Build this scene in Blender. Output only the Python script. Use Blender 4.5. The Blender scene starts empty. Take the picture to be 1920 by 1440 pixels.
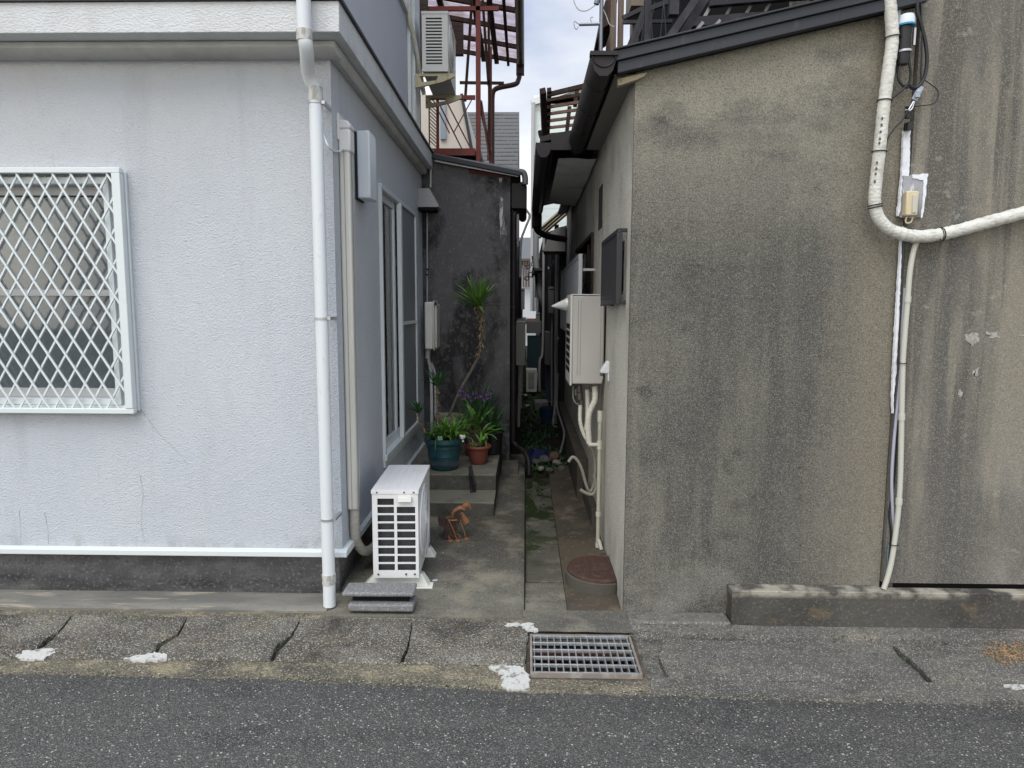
import bpy, bmesh, math, random
from mathutils import Vector, Matrix, noise
S = bpy.context.scene
C = S.collection
random.seed(7)
R = math.radians

# ------------------------------------------------------------------ camera
H = 1.65; F = 1280.0
PITCH = math.atan(145 / 1280.0); YAW = R(1.12); ROLL = R(0.2)
CM = Matrix.Rotation(YAW, 3, 'Z') @ Matrix.Rotation(math.pi / 2 - PITCH, 3, 'X') @ Matrix.Rotation(ROLL, 3, 'Z')
cam = bpy.data.cameras.new('camera'); camo = bpy.data.objects.new('camera', cam); C.objects.link(camo)
cam.sensor_width = 36; cam.lens = 24; cam.clip_start = 0.05; cam.clip_end = 500
camo.matrix_world = Matrix.Translation((0, 0, H)) @ CM.to_4x4()
S.camera = camo
# ------------------------------------------------------------------ world
SUN_EL, SUN_AZ = R(58), R(200)      # high behind the camera, veiled by cloud
w = bpy.data.worlds.new('World'); S.world = w; w.use_nodes = True
nt = w.node_tree; N = nt.nodes; L = nt.links; N.clear()
out = N.new('ShaderNodeOutputWorld'); bg = N.new('ShaderNodeBackground'); bg.inputs[1].default_value = 0.105
sky = N.new('ShaderNodeTexSky'); sky.sky_type = 'NISHITA'; sky.sun_disc = False
sky.sun_elevation = SUN_EL; sky.sun_rotation = SUN_AZ; sky.air_density = 1.0; sky.dust_density = 1.5
tc = N.new('ShaderNodeTexCoord'); mp = N.new('ShaderNodeMapping'); mp.inputs['Scale'].default_value = (1.0, 1.0, 2.2)
mp.inputs['Location'].default_value = (0.35, 0.2, 0.12)
nz = N.new('ShaderNodeTexNoise'); nz.inputs['Scale'].default_value = 2.3; nz.inputs['Detail'].default_value = 7; nz.inputs['Roughness'].default_value = .5
rp = N.new('ShaderNodeValToRGB')
rp.color_ramp.elements[0].position = .40; rp.color_ramp.elements[0].color = (3.0, 3.75, 5.5, 1)
rp.color_ramp.elements[1].position = .68; rp.color_ramp.elements[1].color = (9.2, 9.1, 8.8, 1)
sp = N.new('ShaderNodeSeparateXYZ'); mr = N.new('ShaderNodeMapRange')
mr.inputs['From Min'].default_value = .22; mr.inputs['From Max'].default_value = .52; mr.inputs['To Min'].default_value = .22; mr.inputs['To Max'].default_value = -.20
ad = N.new('ShaderNodeMath'); ad.operation = 'ADD'
mx = N.new('ShaderNodeMix'); mx.data_type = 'RGBA'; mx.inputs[0].default_value = .87
L.new(tc.outputs['Generated'], mp.inputs[0]); L.new(mp.outputs[0], nz.inputs[0])
L.new(tc.outputs['Generated'], sp.inputs[0]); L.new(sp.outputs[2], mr.inputs[0])
L.new(nz.outputs[0], ad.inputs[0]); L.new(mr.outputs[0], ad.inputs[1]); L.new(ad.outputs[0], rp.inputs[0])
# cloud deck is brighter towards the veiled sun
vd = N.new('ShaderNodeVectorMath'); vd.operation = 'DOT_PRODUCT'; vd.inputs[1].default_value = (math.sin(SUN_AZ) * math.cos(SUN_EL), math.cos(SUN_AZ) * math.cos(SUN_EL), math.sin(SUN_EL))
L.new(tc.outputs['Generated'], vd.inputs[0]); m3 = N.new('ShaderNodeMapRange'); m3.inputs['From Min'].default_value = .1; m3.inputs['From Max'].default_value = 1.0; m3.inputs['To Min'].default_value = 0.0; m3.inputs['To Max'].default_value = 1.0
L.new(vd.outputs['Value'], m3.inputs[0]); va = N.new('ShaderNodeVectorMath'); va.operation = 'MULTIPLY_ADD'; L.new(m3.outputs[0], va.inputs[0]); va.inputs[1].default_value = (1.60, 1.45, 1.12); va.inputs[2].default_value = (1, 1, 1)
vm = N.new('ShaderNodeVectorMath'); vm.operation = 'MULTIPLY'; L.new(mx.outputs[2], vm.inputs[0]); L.new(va.outputs[0], vm.inputs[1])
L.new(sky.outputs[0], mx.inputs[6]); L.new(rp.outputs[0], mx.inputs[7]); L.new(vm.outputs[0], bg.inputs[0]); L.new(bg.outputs[0], out.inputs[0])
# ------------------------------------------------------------------ sun (overcast)
sd = bpy.data.lights.new('sun', 'SUN'); sd.energy = 1.5; sd.angle = R(40); sd.color = (1, .955, .87)
so = bpy.data.objects.new('sun', sd); C.objects.link(so)
dv = Vector((math.sin(SUN_AZ) * math.cos(SUN_EL), math.cos(SUN_AZ) * math.cos(SUN_EL), math.sin(SUN_EL)))
so.rotation_euler = dv.to_track_quat('Z', 'Y').to_euler()
S.view_settings.view_transform = 'Standard'; S.view_settings.look = 'None'; S.view_settings.exposure = 0.42; S.view_settings.gamma = 1
S.render.engine = 'CYCLES'

# ------------------------------------------------------------------ measuring: a sight line cut by a real plane
def at(px, py, X=None, Y=None, Z=None):
    d = CM @ Vector(((px - 960) / F, -(py - 720) / F, -1))
    if X is not None: t = X / d.x
    elif Y is not None: t = Y / d.y
    else: t = (Z - H) / d.z
    return Vector((0, 0, H)) + d * t
def W(Y, *pts): return [at(p[0], p[1], Y=Y) for p in pts]
def sstep(a, b, x):
    t = min(1, max(0, (x - a) / (b - a))); return t * t * (3 - 2 * t)
def gz(x, y):                       # height of the street side
    return -0.015 - 0.018 * sstep(.3, 1.2, x) - 0.045 * min(1, max(0, (3.5 - y) / .65))
def atg(px, py, dz=0):
    z = 0
    for i in range(6):
        p = at(px, py, Z=z); z = gz(p.x, p.y) + dz
    return p

# ------------------------------------------------------------------ materials
MC = {}
def mat(name, col=None, rough=.75, layers=(), bump=(), metal=0, spec=.4, alpha=None, emit=None):
    """layers: (kind, (sx,sy,sz), lo, hi, colour, fac[, (z0,z1)]); kind n noise, v voronoi, c cell colour"""
    if name in MC: return MC[name]
    m = bpy.data.materials.new(name); m.use_nodes = True; t = m.node_tree; n = t.nodes; l = t.links
    b = n['Principled BSDF']; b.inputs['Roughness'].default_value = rough; b.inputs['Metallic'].default_value = metal
    b.inputs['Specular IOR Level'].default_value = spec if rough < .8 else .15
    tc = n.new('ShaderNodeTexCoord'); src = None
    rgb = n.new('ShaderNodeRGB'); rgb.outputs[0].default_value = (*col, 1); src = rgb.outputs[0]
    def tex(kind, sc, det=5, ro=.6):
        mp = n.new('ShaderNodeMapping'); mp.inputs['Scale'].default_value = sc
        mp.inputs['Location'].default_value = [random.uniform(0, 9) for _ in range(3)]
        l.new(tc.outputs['Object'], mp.inputs[0])
        if kind == 'n':
            x = n.new('ShaderNodeTexNoise'); x.inputs['Scale'].default_value = 1; x.inputs['Detail'].default_value = det; x.inputs['Roughness'].default_value = ro
            l.new(mp.outputs[0], x.inputs[0]); return x.outputs[0]
        x = n.new('ShaderNodeTexVoronoi'); x.inputs['Scale'].default_value = 1
        l.new(mp.outputs[0], x.inputs[0])
        if kind == 'v': return x.outputs['Distance']
        s = n.new('ShaderNodeSeparateColor'); l.new(x.outputs['Color'], s.inputs[0]); return s.outputs[0]
    for ly in layers:
        kind, sc, lo, hi, c2, fac = ly[:6]
        o = tex(kind, sc)
        r = n.new('ShaderNodeMapRange'); r.inputs['From Min'].default_value = lo; r.inputs['From Max'].default_value = hi
        r.inputs['To Max'].default_value = fac; l.new(o, r.inputs[0]); o = r.outputs[0]
        if len(ly) > 6 and ly[6]:
            s = n.new('ShaderNodeSeparateXYZ'); l.new(tc.outputs['Object'], s.inputs[0])
            q = n.new('ShaderNodeMapRange'); q.inputs['From Min'].default_value = ly[6][0]; q.inputs['From Max'].default_value = ly[6][1]
            nn = tex('n', (2.5, 2.5, 2.5)); am = n.new('ShaderNodeMath'); am.operation = 'MULTIPLY_ADD'; am.inputs[1].default_value = ly[7] if len(ly) > 7 else .25; l.new(nn, am.inputs[0])
            l.new(s.outputs[ly[8] if len(ly) > 8 else 2], am.inputs[2]); l.new(am.outputs[0], q.inputs[0])
            mm = n.new('ShaderNodeMath'); mm.operation = 'MULTIPLY'; l.new(o, mm.inputs[0]); l.new(q.outputs[0], mm.inputs[1]); o = mm.outputs[0]
        x = n.new('ShaderNodeMix'); x.data_type = 'RGBA'; l.new(o, x.inputs[0]); l.new(src, x.inputs[6]); x.inputs[7].default_value = (*c2, 1); src = x.outputs[2]
    l.new(src, b.inputs['Base Color'])
    prev = None
    for (kind, sc, st, dist) in bump:
        bn = n.new('ShaderNodeBump'); bn.inputs['Strength'].default_value = st; bn.inputs['Distance'].default_value = dist
        l.new(tex(kind, sc, 3), bn.inputs['Height'])
        if prev: l.new(prev, bn.inputs['Normal'])
        prev = bn.outputs[0]
    if prev: l.new(prev, b.inputs['Normal'])
    if alpha is not None:
        b.inputs['Alpha'].default_value = alpha
    MC[name] = m; return m
def k(s): return (s, s, s)
stuccoL = mat('lavender_stucco', (.52, .55, .59), .85,
   [('n', (1.2, 1.2, .9), .40, .66, (.585, .61, .64), .7), ('n', (2.2, 2.2, 1.6), .5, .68, (.47, .53, .62), .6, (1.4, .4), .4),
    ('n', (1.5, 1.5, 1.0), .35, .6, (.56, .565, .57), .5, (2.0, 2.8)),
    ('n', (26, 26, 5), .56, .74, (.44, .43, .48), .25),
    ('n', (9, 9, 3), .46, .60, (.28, .275, .26), .7, (.41, .30), .10), ('n', (5, 5, .5), .56, .70, (.42, .44, .46), .35), ('n', (300, 300, 240), .42, .72, (.44, .44, .50), .35)],
   [('v', (110, 110, 110), .6, .005), ('n', (150, 150, 150), .9, .007), ('n', (9, 9, 9), .15, .01)])
stuccoLup = mat('upper_lavender_stucco', (.54, .56, .61), .85,
   [('n', (1.5, 1.5, 1), .4, .65, (.58, .59, .63), .6), ('n', (190, 190, 190), .45, .7, (.42, .43, .47), .6)],
   [('n', (120, 120, 120), .7, .006)])
paintL = mat('ledge_paint', (.62, .635, .645), .8, [('n', (9, 9, 5), .5, .75, (.42, .41, .40), .45), ('n', (2, 2, 2), .45, .7, (.57, .575, .57), .6)], [('n', (60, 60, 110), .8, .009)])
found = mat('foundation_mortar', (.125, .122, .125), .9,
   [('n', (1.0, 3, 5), .36, .56, (.040, .038, .040), .95, (.21, .13), .10), ('n', (9, 9, 14), .52, .64, (.14, .137, .132), .45), ('n', (5, 5, 9), .45, .6, (.06, .058, .058), .6), ('n', (50, 50, 60), .56, .66, (.26, .25, .24), .5), ('n', (60, 60, 60), .56, .66, (.025, .025, .025), .5)],
   [('n', (70, 70, 70), .8, .007), ('n', (14, 14, 14), .3, .01)])
stuccoR = mat('grey_brown_pebble_stucco', (.162, .155, .132), .95,
   [('n', (.9, .9, .9), .45, .56, (.105, .103, .092), .8), ('n', (5, 5, .35), .46, .58, (.082, .080, .072), .7), ('n', (7, 7, .5), .50, .60, (.245, .23, .185), .6),
    ('n', (2.6, 2.6, 3.0), .54, .63, (.068, .067, .062), .75), ('n', (6, 6, 7), .60, .67, (.045, .045, .043), .65),
    ('n', (1.2, 1.2, 1.2), .36, .56, (.10, .10, .09), .65, (.0, .45), .35, 0), ('n', (1.6, 1.6, 3), .30, .46, (.40, .37, .295), .8, (2.15, 2.95), .5), ('n', (1.2, 1.2, .5), .32, .48, (.31, .27, .205), .7, (.68, .98), .18, 0),
    ('n', (3, 3, 1.5), .36, .56, (.065, .064, .06), .85, (.60, .12), .25), ('n', (3.5, 3.5, 4), .48, .64, (.36, .35, .31), .5, (.70, .1), .25),
    ('c', (230, 230, 230), .0, 1.0, (.050, .048, .043), .55), ('c', (300, 300, 300), .62, .95, (.40, .385, .34), .45), ('n', (170, 170, 170), .57, .68, (.04, .04, .036), .7)],
   [('v', (170, 170, 170), .7, .006), ('n', (14, 14, 14), .2, .01)])
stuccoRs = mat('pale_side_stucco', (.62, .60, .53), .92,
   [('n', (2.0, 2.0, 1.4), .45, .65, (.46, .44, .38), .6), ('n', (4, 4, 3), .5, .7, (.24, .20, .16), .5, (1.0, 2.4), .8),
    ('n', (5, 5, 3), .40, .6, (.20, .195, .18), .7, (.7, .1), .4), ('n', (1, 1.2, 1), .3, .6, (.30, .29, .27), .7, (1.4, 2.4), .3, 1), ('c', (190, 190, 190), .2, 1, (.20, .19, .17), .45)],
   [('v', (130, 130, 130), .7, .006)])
stuccoT = mat('brown_streaked_render', (.18, .168, .14), .93,
   [('n', (5, 5, .35), .44, .54, (.28, .25, .20), .8), ('n', (7, 7, .3), .50, .58, (.085, .08, .072), .8), ('n', (2.0, 2.0, .5), .48, .56, (.11, .105, .10), .7),
    ('n', (3, 3, 2.0), .56, .70, (.33, .29, .22), .5, (1.3, 2.3), .4), ('n', (5, 5, 5), .45, .65, (.125, .122, .115), .6, (1.1, .25), .4), ('n', (2.5, 2.5, 1.5), .52, .68, (.29, .28, .25), .6, (1.4, .5), .4),
    ('n', (9, 9, 12), .64, .72, (.44, .43, .38), .5), ('c', (240, 240, 240), .1, 1, (.085, .08, .07), .5), ('c', (270, 270, 270), .70, .95, (.36, .345, .30), .45)],
   [('n', (120, 120, 120), .6, .005), ('n', (10, 10, 10), .25, .01)])
stuccoD = mat('blackened_mortar', (.115, .11, .115), .95,
   [('n', (2.2, 2.2, 1.2), .50, .60, (.030, .029, .032), .9), ('n', (18, 18, 13), .52, .66, (.16, .156, .152), .5), ('n', (45, 45, 38), .57, .67, (.22, .215, .21), .5),
    ('n', (5, 5, 3), .42, .58, (.022, .022, .025), .6, (2.4, .6), 1.0)],
   [('n', (70, 70, 70), .6, .006)])
concrete = mat('worn_concrete_lit_mouth', (.125, .12, .098), .9,
   [('n', (1.2, 1.2, 1), .25, .42, (.060, .058, .047), .9, (3.9, 4.6), .5, 1), ('n', (1.2, 6, 2), .42, .62, (.26, .245, .19), .55, (4.25, 3.95), .1, 1), ('n', (1.6, 1.6, 1.6), .45, .62, (.085, .08, .072), .85), ('n', (4, 4, 4), .52, .66, (.24, .215, .165), .6), ('n', (26, 26, 26), .55, .7, (.075, .072, .068), .5), ('c', (260, 260, 260), .88, .95, (.36, .33, .28), .5)],  # brighter band at the alley mouth is daylight put into the colour
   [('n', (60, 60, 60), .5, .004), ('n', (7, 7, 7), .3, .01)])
concrete2 = mat('damp_brown_concrete', (.085, .070, .052), .88,
   [('n', (3, 3, 3), .45, .6, (.052, .047, .038), .8), ('n', (6, 6, 6), .55, .68, (.21, .165, .12), .6), ('n', (30, 30, 30), .6, .7, (.25, .23, .2), .5)],
   [('n', (40, 40, 40), .6, .006)])
mossc = mat('mossy_channel_concrete', (.088, .085, .068), .92,
   [('n', (2.4, 2.4, 2.4), .46, .58, (.045, .046, .035), .8), ('n', (3.4, 3.4, 3.4), .50, .57, (.020, .028, .010), .95, (4.7, 5.1), .3, 1), ('n', (8, 8, 8), .55, .68, (.20, .18, .15), .5), ('n', (40, 40, 40), .58, .68, (.05, .05, .04), .6)],
   [('n', (45, 45, 45), .7, .008)])
aggr = mat('exposed_aggregate', (.23, .22, .19), .95,
   [('n', (1.3, 3, 3), .52, .62, (.105, .095, .078), .8), ('n', (8, 8, 8), .55, .66, (.26, .24, .19), .6), ('n', (2.2, 2.2, 2.2), .42, .62, (.095, .09, .085), .75), ('n', (4.5, 4.5, 4.5), .55, .66, (.20, .165, .11), .6),
    ('c', (190, 190, 190), .0, 1.0, (.06, .054, .044), .6), ('c', (175, 175, 175), .82, .89, (.52, .50, .43), .6), ('c', (120, 120, 120), .93, .95, (.30, .22, .14), .6), ('n', (2.6, 2.6, 2.6), .57, .66, (.06, .055, .045), .7), ('n', (90, 90, 90), .58, .68, (.02, .018, .015), .7)],
   [('v', (110, 110, 110), .9, .010), ('n', (12, 12, 12), .3, .012)])
aggrg = mat('grey_rubbed_aggregate', (.165, .158, .138), .95,
   [('n', (2, 5, 5), .50, .60, (.075, .07, .06), .75), ('n', (30, 30, 30), .54, .64, (.05, .047, .042), .6), ('n', (2, 9, 9), .56, .66, (.28, .25, .19), .6), ('n', (1.7, 1.7, 1.7), .42, .62, (.11, .105, .10), .7), ('n', (5, 14, 5), .58, .68, (.26, .22, .17), .6), ('c', (190, 190, 190), .0, 1.0, (.07, .066, .06), .6), ('c', (220, 220, 220), .85, .91, (.46, .44, .39), .55)],
   [('v', (140, 140, 140), .7, .006), ('n', (12, 12, 12), .25, .01)])
apron = mat('mossy_brown_mortar', (.15, .135, .10), .95,
   [('n', (5, 9, 5), .5, .62, (.30, .26, .17), .75), ('n', (3, 3, 3), .5, .65, (.07, .068, .06), .8), ('c', (150, 150, 150), .78, .9, (.40, .35, .28), .6), ('n', (80, 80, 80), .56, .66, (.025, .025, .02), .7)],
   [('v', (90, 90, 90), .8, .009), ('n', (16, 16, 16), .4, .015)])
asph = mat('asphalt', (.115, .113, .106), .92,
   [('n', (.7, .7, .7), .4, .65, (.135, .132, .124), .7), ('n', (2.5, 6, 3), .5, .64, (.074, .074, .072), .7), ('n', (9, 9, 9), .55, .68, (.12, .115, .105), .5), ('c', (260, 260, 260), .0, 1.0, (.035, .034, .033), .7), ('c', (240, 240, 240), .82, .92, (.25, .24, .22), .65), ('c', (170, 170, 170), .976, .984, (.52, .50, .45), .85), ('c', (200, 200, 200), .965, .972, (.30, .25, .20), .7), ('n', (130, 130, 130), .56, .66, (.022, .022, .022), .7)],
   [('v', (160, 160, 160), .8, .006), ('n', (40, 40, 40), .5, .006)])
soil = mat('dark_soil', (.028, .024, .018), 1.0, [('n', (20, 20, 20), .5, .7, (.06, .05, .035), .7)], [('n', (60, 60, 60), .9, .02)])
whitepaint = mat('white_road_paint', (.56, .56, .53), .9, [('c', (150, 150, 150), .0, 1, (.36, .35, .32), .5), ('n', (22, 22, 22), .55, .61, (.20, .185, .16), .9), ('n', (14, 14, 14), .5, .7, (.50, .49, .46), .6), ('n', (60, 60, 60), .62, .7, (.3, .29, .27), .6)], [('n', (70, 70, 70), .5, .004)])
putty = mat('white_putty', (.72, .74, .78), .8, [('n', (12, 12, 8), .55, .7, (.45, .45, .46), .5)], [('n', (60, 60, 40), .7, .008)])
puttyg = mat('grey_smeared_putty', (.34, .34, .36), .85, [('n', (20, 20, 4), .5, .62, (.11, .10, .10), .8), ('n', (30, 30, 10), .58, .66, (.66, .67, .70), .7)], [('n', (40, 40, 20), .7, .008)])
pvcw = mat('white_pvc', (.64, .67, .69), .42, [('n', (6, 6, 3), .55, .75, (.58, .60, .63), .4), ('n', (30, 30, 12), .60, .72, (.36, .34, .29), .4)], spec=.4)
alu = mat('white_aluminium', (.62, .665, .675), .35, [('n', (10, 10, 10), .6, .75, (.50, .52, .52), .4)], spec=.5)
alug = mat('silver_aluminium', (.45, .46, .48), .35, metal=.6)
ivory = mat('ivory_painted_steel', (.62, .62, .585), .42, [('n', (4, 4, 4), .5, .7, (.55, .54, .50), .5), ('n', (22, 22, 8), .62, .72, (.40, .37, .32), .35)], spec=.5)
acwhite = mat('outdoor_unit_white', (.66, .66, .67), .42, [('n', (5, 5, 5), .5, .7, (.60, .59, .58), .5), ('n', (40, 40, 20), .64, .72, (.42, .39, .35), .35)], spec=.5)
beigep = mat('beige_plastic', (.55, .545, .50), .5, [('n', (8, 8, 3), .5, .7, (.46, .45, .41), .5)])
heaterm = mat('heater_grey_beige', (.40, .385, .36), .45, [('n', (3, 3, 2), .45, .7, (.33, .32, .30), .5)], spec=.5)
tape = mat('ivory_wrap_tape', (.60, .575, .50), .7, [('n', (30, 30, 12), .5, .7, (.42, .39, .33), .5)], [('n', (70, 70, 30), .4, .004)])
tapew = mat('white_wrap_tape', (.62, .61, .56), .6, [('n', (14, 14, 8), .52, .7, (.42, .40, .34), .7), ('n', (30, 30, 90), .56, .66, (.30, .285, .24), .6)], [('n', (60, 60, 90), .7, .008)])
pvcb = mat('beige_pvc', (.40, .39, .32), .55, [('n', (10, 10, 4), .5, .7, (.26, .25, .21), .6)])
blackp = mat('black_plastic', (.012, .012, .014), .45)
blackm = mat('matte_black', (.008, .008, .009), .8)
dkmetal = mat('dark_slate_metal', (.018, .021, .028), .6, [('n', (3, 3, 3), .4, .7, (.026, .030, .038), .7), ('n', (25, 25, 6), .6, .72, (.09, .09, .095), .35)], spec=.5)
dkbrown = mat('dark_brown_gutter', (.016, .0125, .0135), .5, [('n', (6, 6, 6), .5, .7, (.026, .020, .020), .7)], spec=.3)
brownp = mat('brown_pvc', (.055, .032, .028), .45)
wood = mat('weathered_wood', (.16, .12, .095), .9, [('n', (30, 30, 3), .45, .65, (.07, .05, .04), .8), ('n', (8, 8, 2), .5, .7, (.24, .20, .17), .5)], [('n', (60, 60, 6), .5, .004)])
wooddk = mat('dark_brown_timber', (.060, .040, .034), .85, [('n', (30, 30, 4), .5, .65, (.11, .075, .06), .6)])
redsteel = mat('faded_red_steel', (.20, .048, .040), .7, [('n', (12, 12, 6), .52, .66, (.13, .045, .035), .7), ('n', (9, 9, 9), .6, .7, (.26, .11, .09), .5)])
rust = mat('rusty_iron', (.23, .115, .06), .8, [('n', (30, 30, 30), .48, .62, (.17, .075, .04), .7), ('n', (16, 16, 16), .55, .68, (.34, .19, .11), .6)], [('n', (110, 110, 110), .5, .003)])
rustdk = mat('maroon_rusty_iron', (.040, .024, .024), .7, [('n', (26, 26, 26), .5, .65, (.13, .055, .035), .6)], [('n', (110, 110, 110), .5, .003)])
castiron = mat('rusted_cast_iron', (.060, .032, .026), .75, [('n', (22, 22, 22), .5, .65, (.12, .065, .045), .6)], [('n', (140, 140, 140), .5, .003)])
zinc = mat('galvanised_steel', (.42, .44, .45), .45, [('n', (18, 18, 18), .5, .64, (.26, .22, .18), .6), ('n', (7, 7, 7), .5, .7, (.30, .31, .32), .5)], metal=.55)
granite = mat('grey_granite', (.20, .20, .195), .8, [('c', (300, 300, 300), .0, 1, (.13, .13, .14), .7), ('n', (5, 5, 5), .5, .7, (.15, .15, .15), .6), ('c', (260, 260, 260), .85, .92, (.5, .5, .5), .6)], [('n', (130, 130, 130), .5, .003)])
tealpot = mat('teal_plastic', (.010, .055, .070), .45, [('n', (6, 6, 10), .5, .7, (.02, .05, .055), .6)], spec=.5)
terra = mat('terracotta_plastic', (.19, .055, .04), .55, [('n', (8, 8, 8), .5, .7, (.18, .06, .045), .6)])
brownpot = mat('brown_clay', (.10, .05, .04), .6)
leafg = mat('leaf_green', (.085, .20, .032), .5, [('n', (9, 9, 9), .4, .62, (.16, .30, .05), .7), ('n', (30, 30, 30), .5, .7, (.03, .075, .018), .5)], spec=.4)
leafd = mat('dark_leaf_green', (.035, .10, .038), .55, [('n', (9, 9, 9), .45, .65, (.045, .10, .03), .7)], spec=.4)
leafdry = mat('dry_leaf', (.26, .205, .13), .85, [('n', (20, 20, 20), .5, .65, (.12, .08, .045), .7)])
bark = mat('grey_bark', (.17, .155, .13), .9, [('n', (30, 30, 60), .5, .65, (.08, .06, .045), .8)], [('n', (60, 60, 160), .8, .006)])
purple = mat('purple_petal', (.17, .05, .25), .6, [('n', (60, 60, 60), .5, .65, (.34, .17, .42), .6)])
creamp = mat('cream_wall', (.58, .52, .45), .9, [('n', (1, 1, 1), .45, .7, (.50, .45, .39), .6)])
beigew = mat('beige_render', (.30, .26, .20), .9, [('n', (2, 2, 1), .45, .65, (.22, .19, .155), .7)])
slate = mat('slate_roofing', (.062, .060, .062), .85, [('c', (2.6, 2.2, 4), 0, 1, (.10, .098, .095), .6), ('n', (12, 3, 3), .45, .6, (.095, .09, .088), .7), ('n', (40, 40, 40), .5, .7, (.035, .034, .036), .6)], [('n', (40, 40, 40), .6, .01)])
siding = mat('pale_green_siding', (.62, .68, .66), .7)
bluebag = mat('blue_tarpaulin', (.008, .014, .075), .5, bump=[('n', (14, 14, 14), .9, .02)])
glassd = None
def glassmat(name, tint, refl=.12):
    m = bpy.data.materials.new(name); m.use_nodes = True; t = m.node_tree; n = t.nodes; n.clear(); l = t.links
    o = n.new('ShaderNodeOutputMaterial'); mi = n.new('ShaderNodeMixShader'); tr = n.new('ShaderNodeBsdfTransparent'); gl = n.new('ShaderNodeBsdfGlossy')
    lw = n.new('ShaderNodeFresnel'); lw.inputs[0].default_value = 1.5
    tr.inputs[0].default_value = (*tint, 1); gl.inputs['Roughness'].default_value = .03
    l.new(lw.outputs[0], mi.inputs[0]); l.new(tr.outputs[0], mi.inputs[1]); l.new(gl.outputs[0], mi.inputs[2]); l.new(mi.outputs[0], o.inputs[0]); return m
glass = glassmat('window_glass', (.93, .94, .94))
curtain = mat('lace_curtain', (.28, .315, .36), .95, [('n', (30, 30, 30), .5, .6, (.22, .245, .28), .6), ('n', (9, 9, .6), .45, .6, (.255, .285, .325), .5), ('v', (60, 60, 60), .3, .6, (.30, .33, .37), .5)])
def translucent(name, col):
    m = bpy.data.materials.new(name); m.use_nodes = True; t = m.node_tree; n = t.nodes; n.clear(); l = t.links
    o = n.new('ShaderNodeOutputMaterial'); mi = n.new('ShaderNodeMixShader'); tr = n.new('ShaderNodeBsdfTranslucent'); gl = n.new('ShaderNodeBsdfDiffuse')
    tp = n.new('ShaderNodeBsdfTransparent'); m2 = n.new('ShaderNodeMixShader'); m2.inputs[0].default_value = .35
    tx = n.new('ShaderNodeTexCoord'); nn = n.new('ShaderNodeTexNoise'); nn.inputs['Scale'].default_value = 6
    cr = n.new('ShaderNodeValToRGB'); cr.color_ramp.elements[0].position = .35; cr.color_ramp.elements[0].color = (col[0] * .6, col[1] * .55, col[2] * .5, 1); cr.color_ramp.elements[1].position = .6; cr.color_ramp.elements[1].color = (*col, 1)
    l.new(tx.outputs['Object'], nn.inputs[0]); l.new(nn.outputs[0], cr.inputs[0]); l.new(cr.outputs[0], tr.inputs[0])
    gl.inputs[0].default_value = (*col, 1); mi.inputs[0].default_value = .25; tp.inputs[0].default_value = (*col, 1)
    l.new(tr.outputs[0], mi.inputs[1]); l.new(gl.outputs[0], mi.inputs[2]); l.new(mi.outputs[0], m2.inputs[1]); l.new(tp.outputs[0], m2.inputs[2]); l.new(m2.outputs[0], o.inputs[0]); return m
pinkpanel = translucent('pink_corrugated_plastic', (.88, .76, .77))
yellowpanel = translucent('yellow_corrugated_plastic', (.85, .80, .55))

# ------------------------------------------------------------------ mesh helpers
def V(*a): return Vector(a)
def smooth(pts, n=6):
    pts = [Vector(p) for p in pts]; o = []
    for i in range(len(pts) - 1):
        p0 = pts[max(i - 1, 0)]; p1 = pts[i]; p2 = pts[i + 1]; p3 = pts[min(i + 2, len(pts) - 1)]
        for j in range(n):
            t = j / n
            o.append(.5 * ((2 * p1) + (p2 - p0) * t + (2 * p0 - 5 * p1 + 4 * p2 - p3) * t * t + (3 * p1 - p0 - 3 * p2 + p3) * t ** 3))
    o.append(pts[-1]); return o
SPLIT = {'post', 'leg', 'joint', 'batten', 'rafter', 'purlin', 'screw', 'bolt', 'eye', 'tread', 'stringer', 'strut', 'brace', 'stay', 'coupling', 'tie', 'beam', 'clip', 'slat', 'clothes_pole', 'hook', 'rail', 'wire', 'handrail', 'floor_beam', 'bracket', 'back_boards', 'valve', 'stem', 'pipe', 'casing_strip', 'putty', 'footing'}
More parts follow.
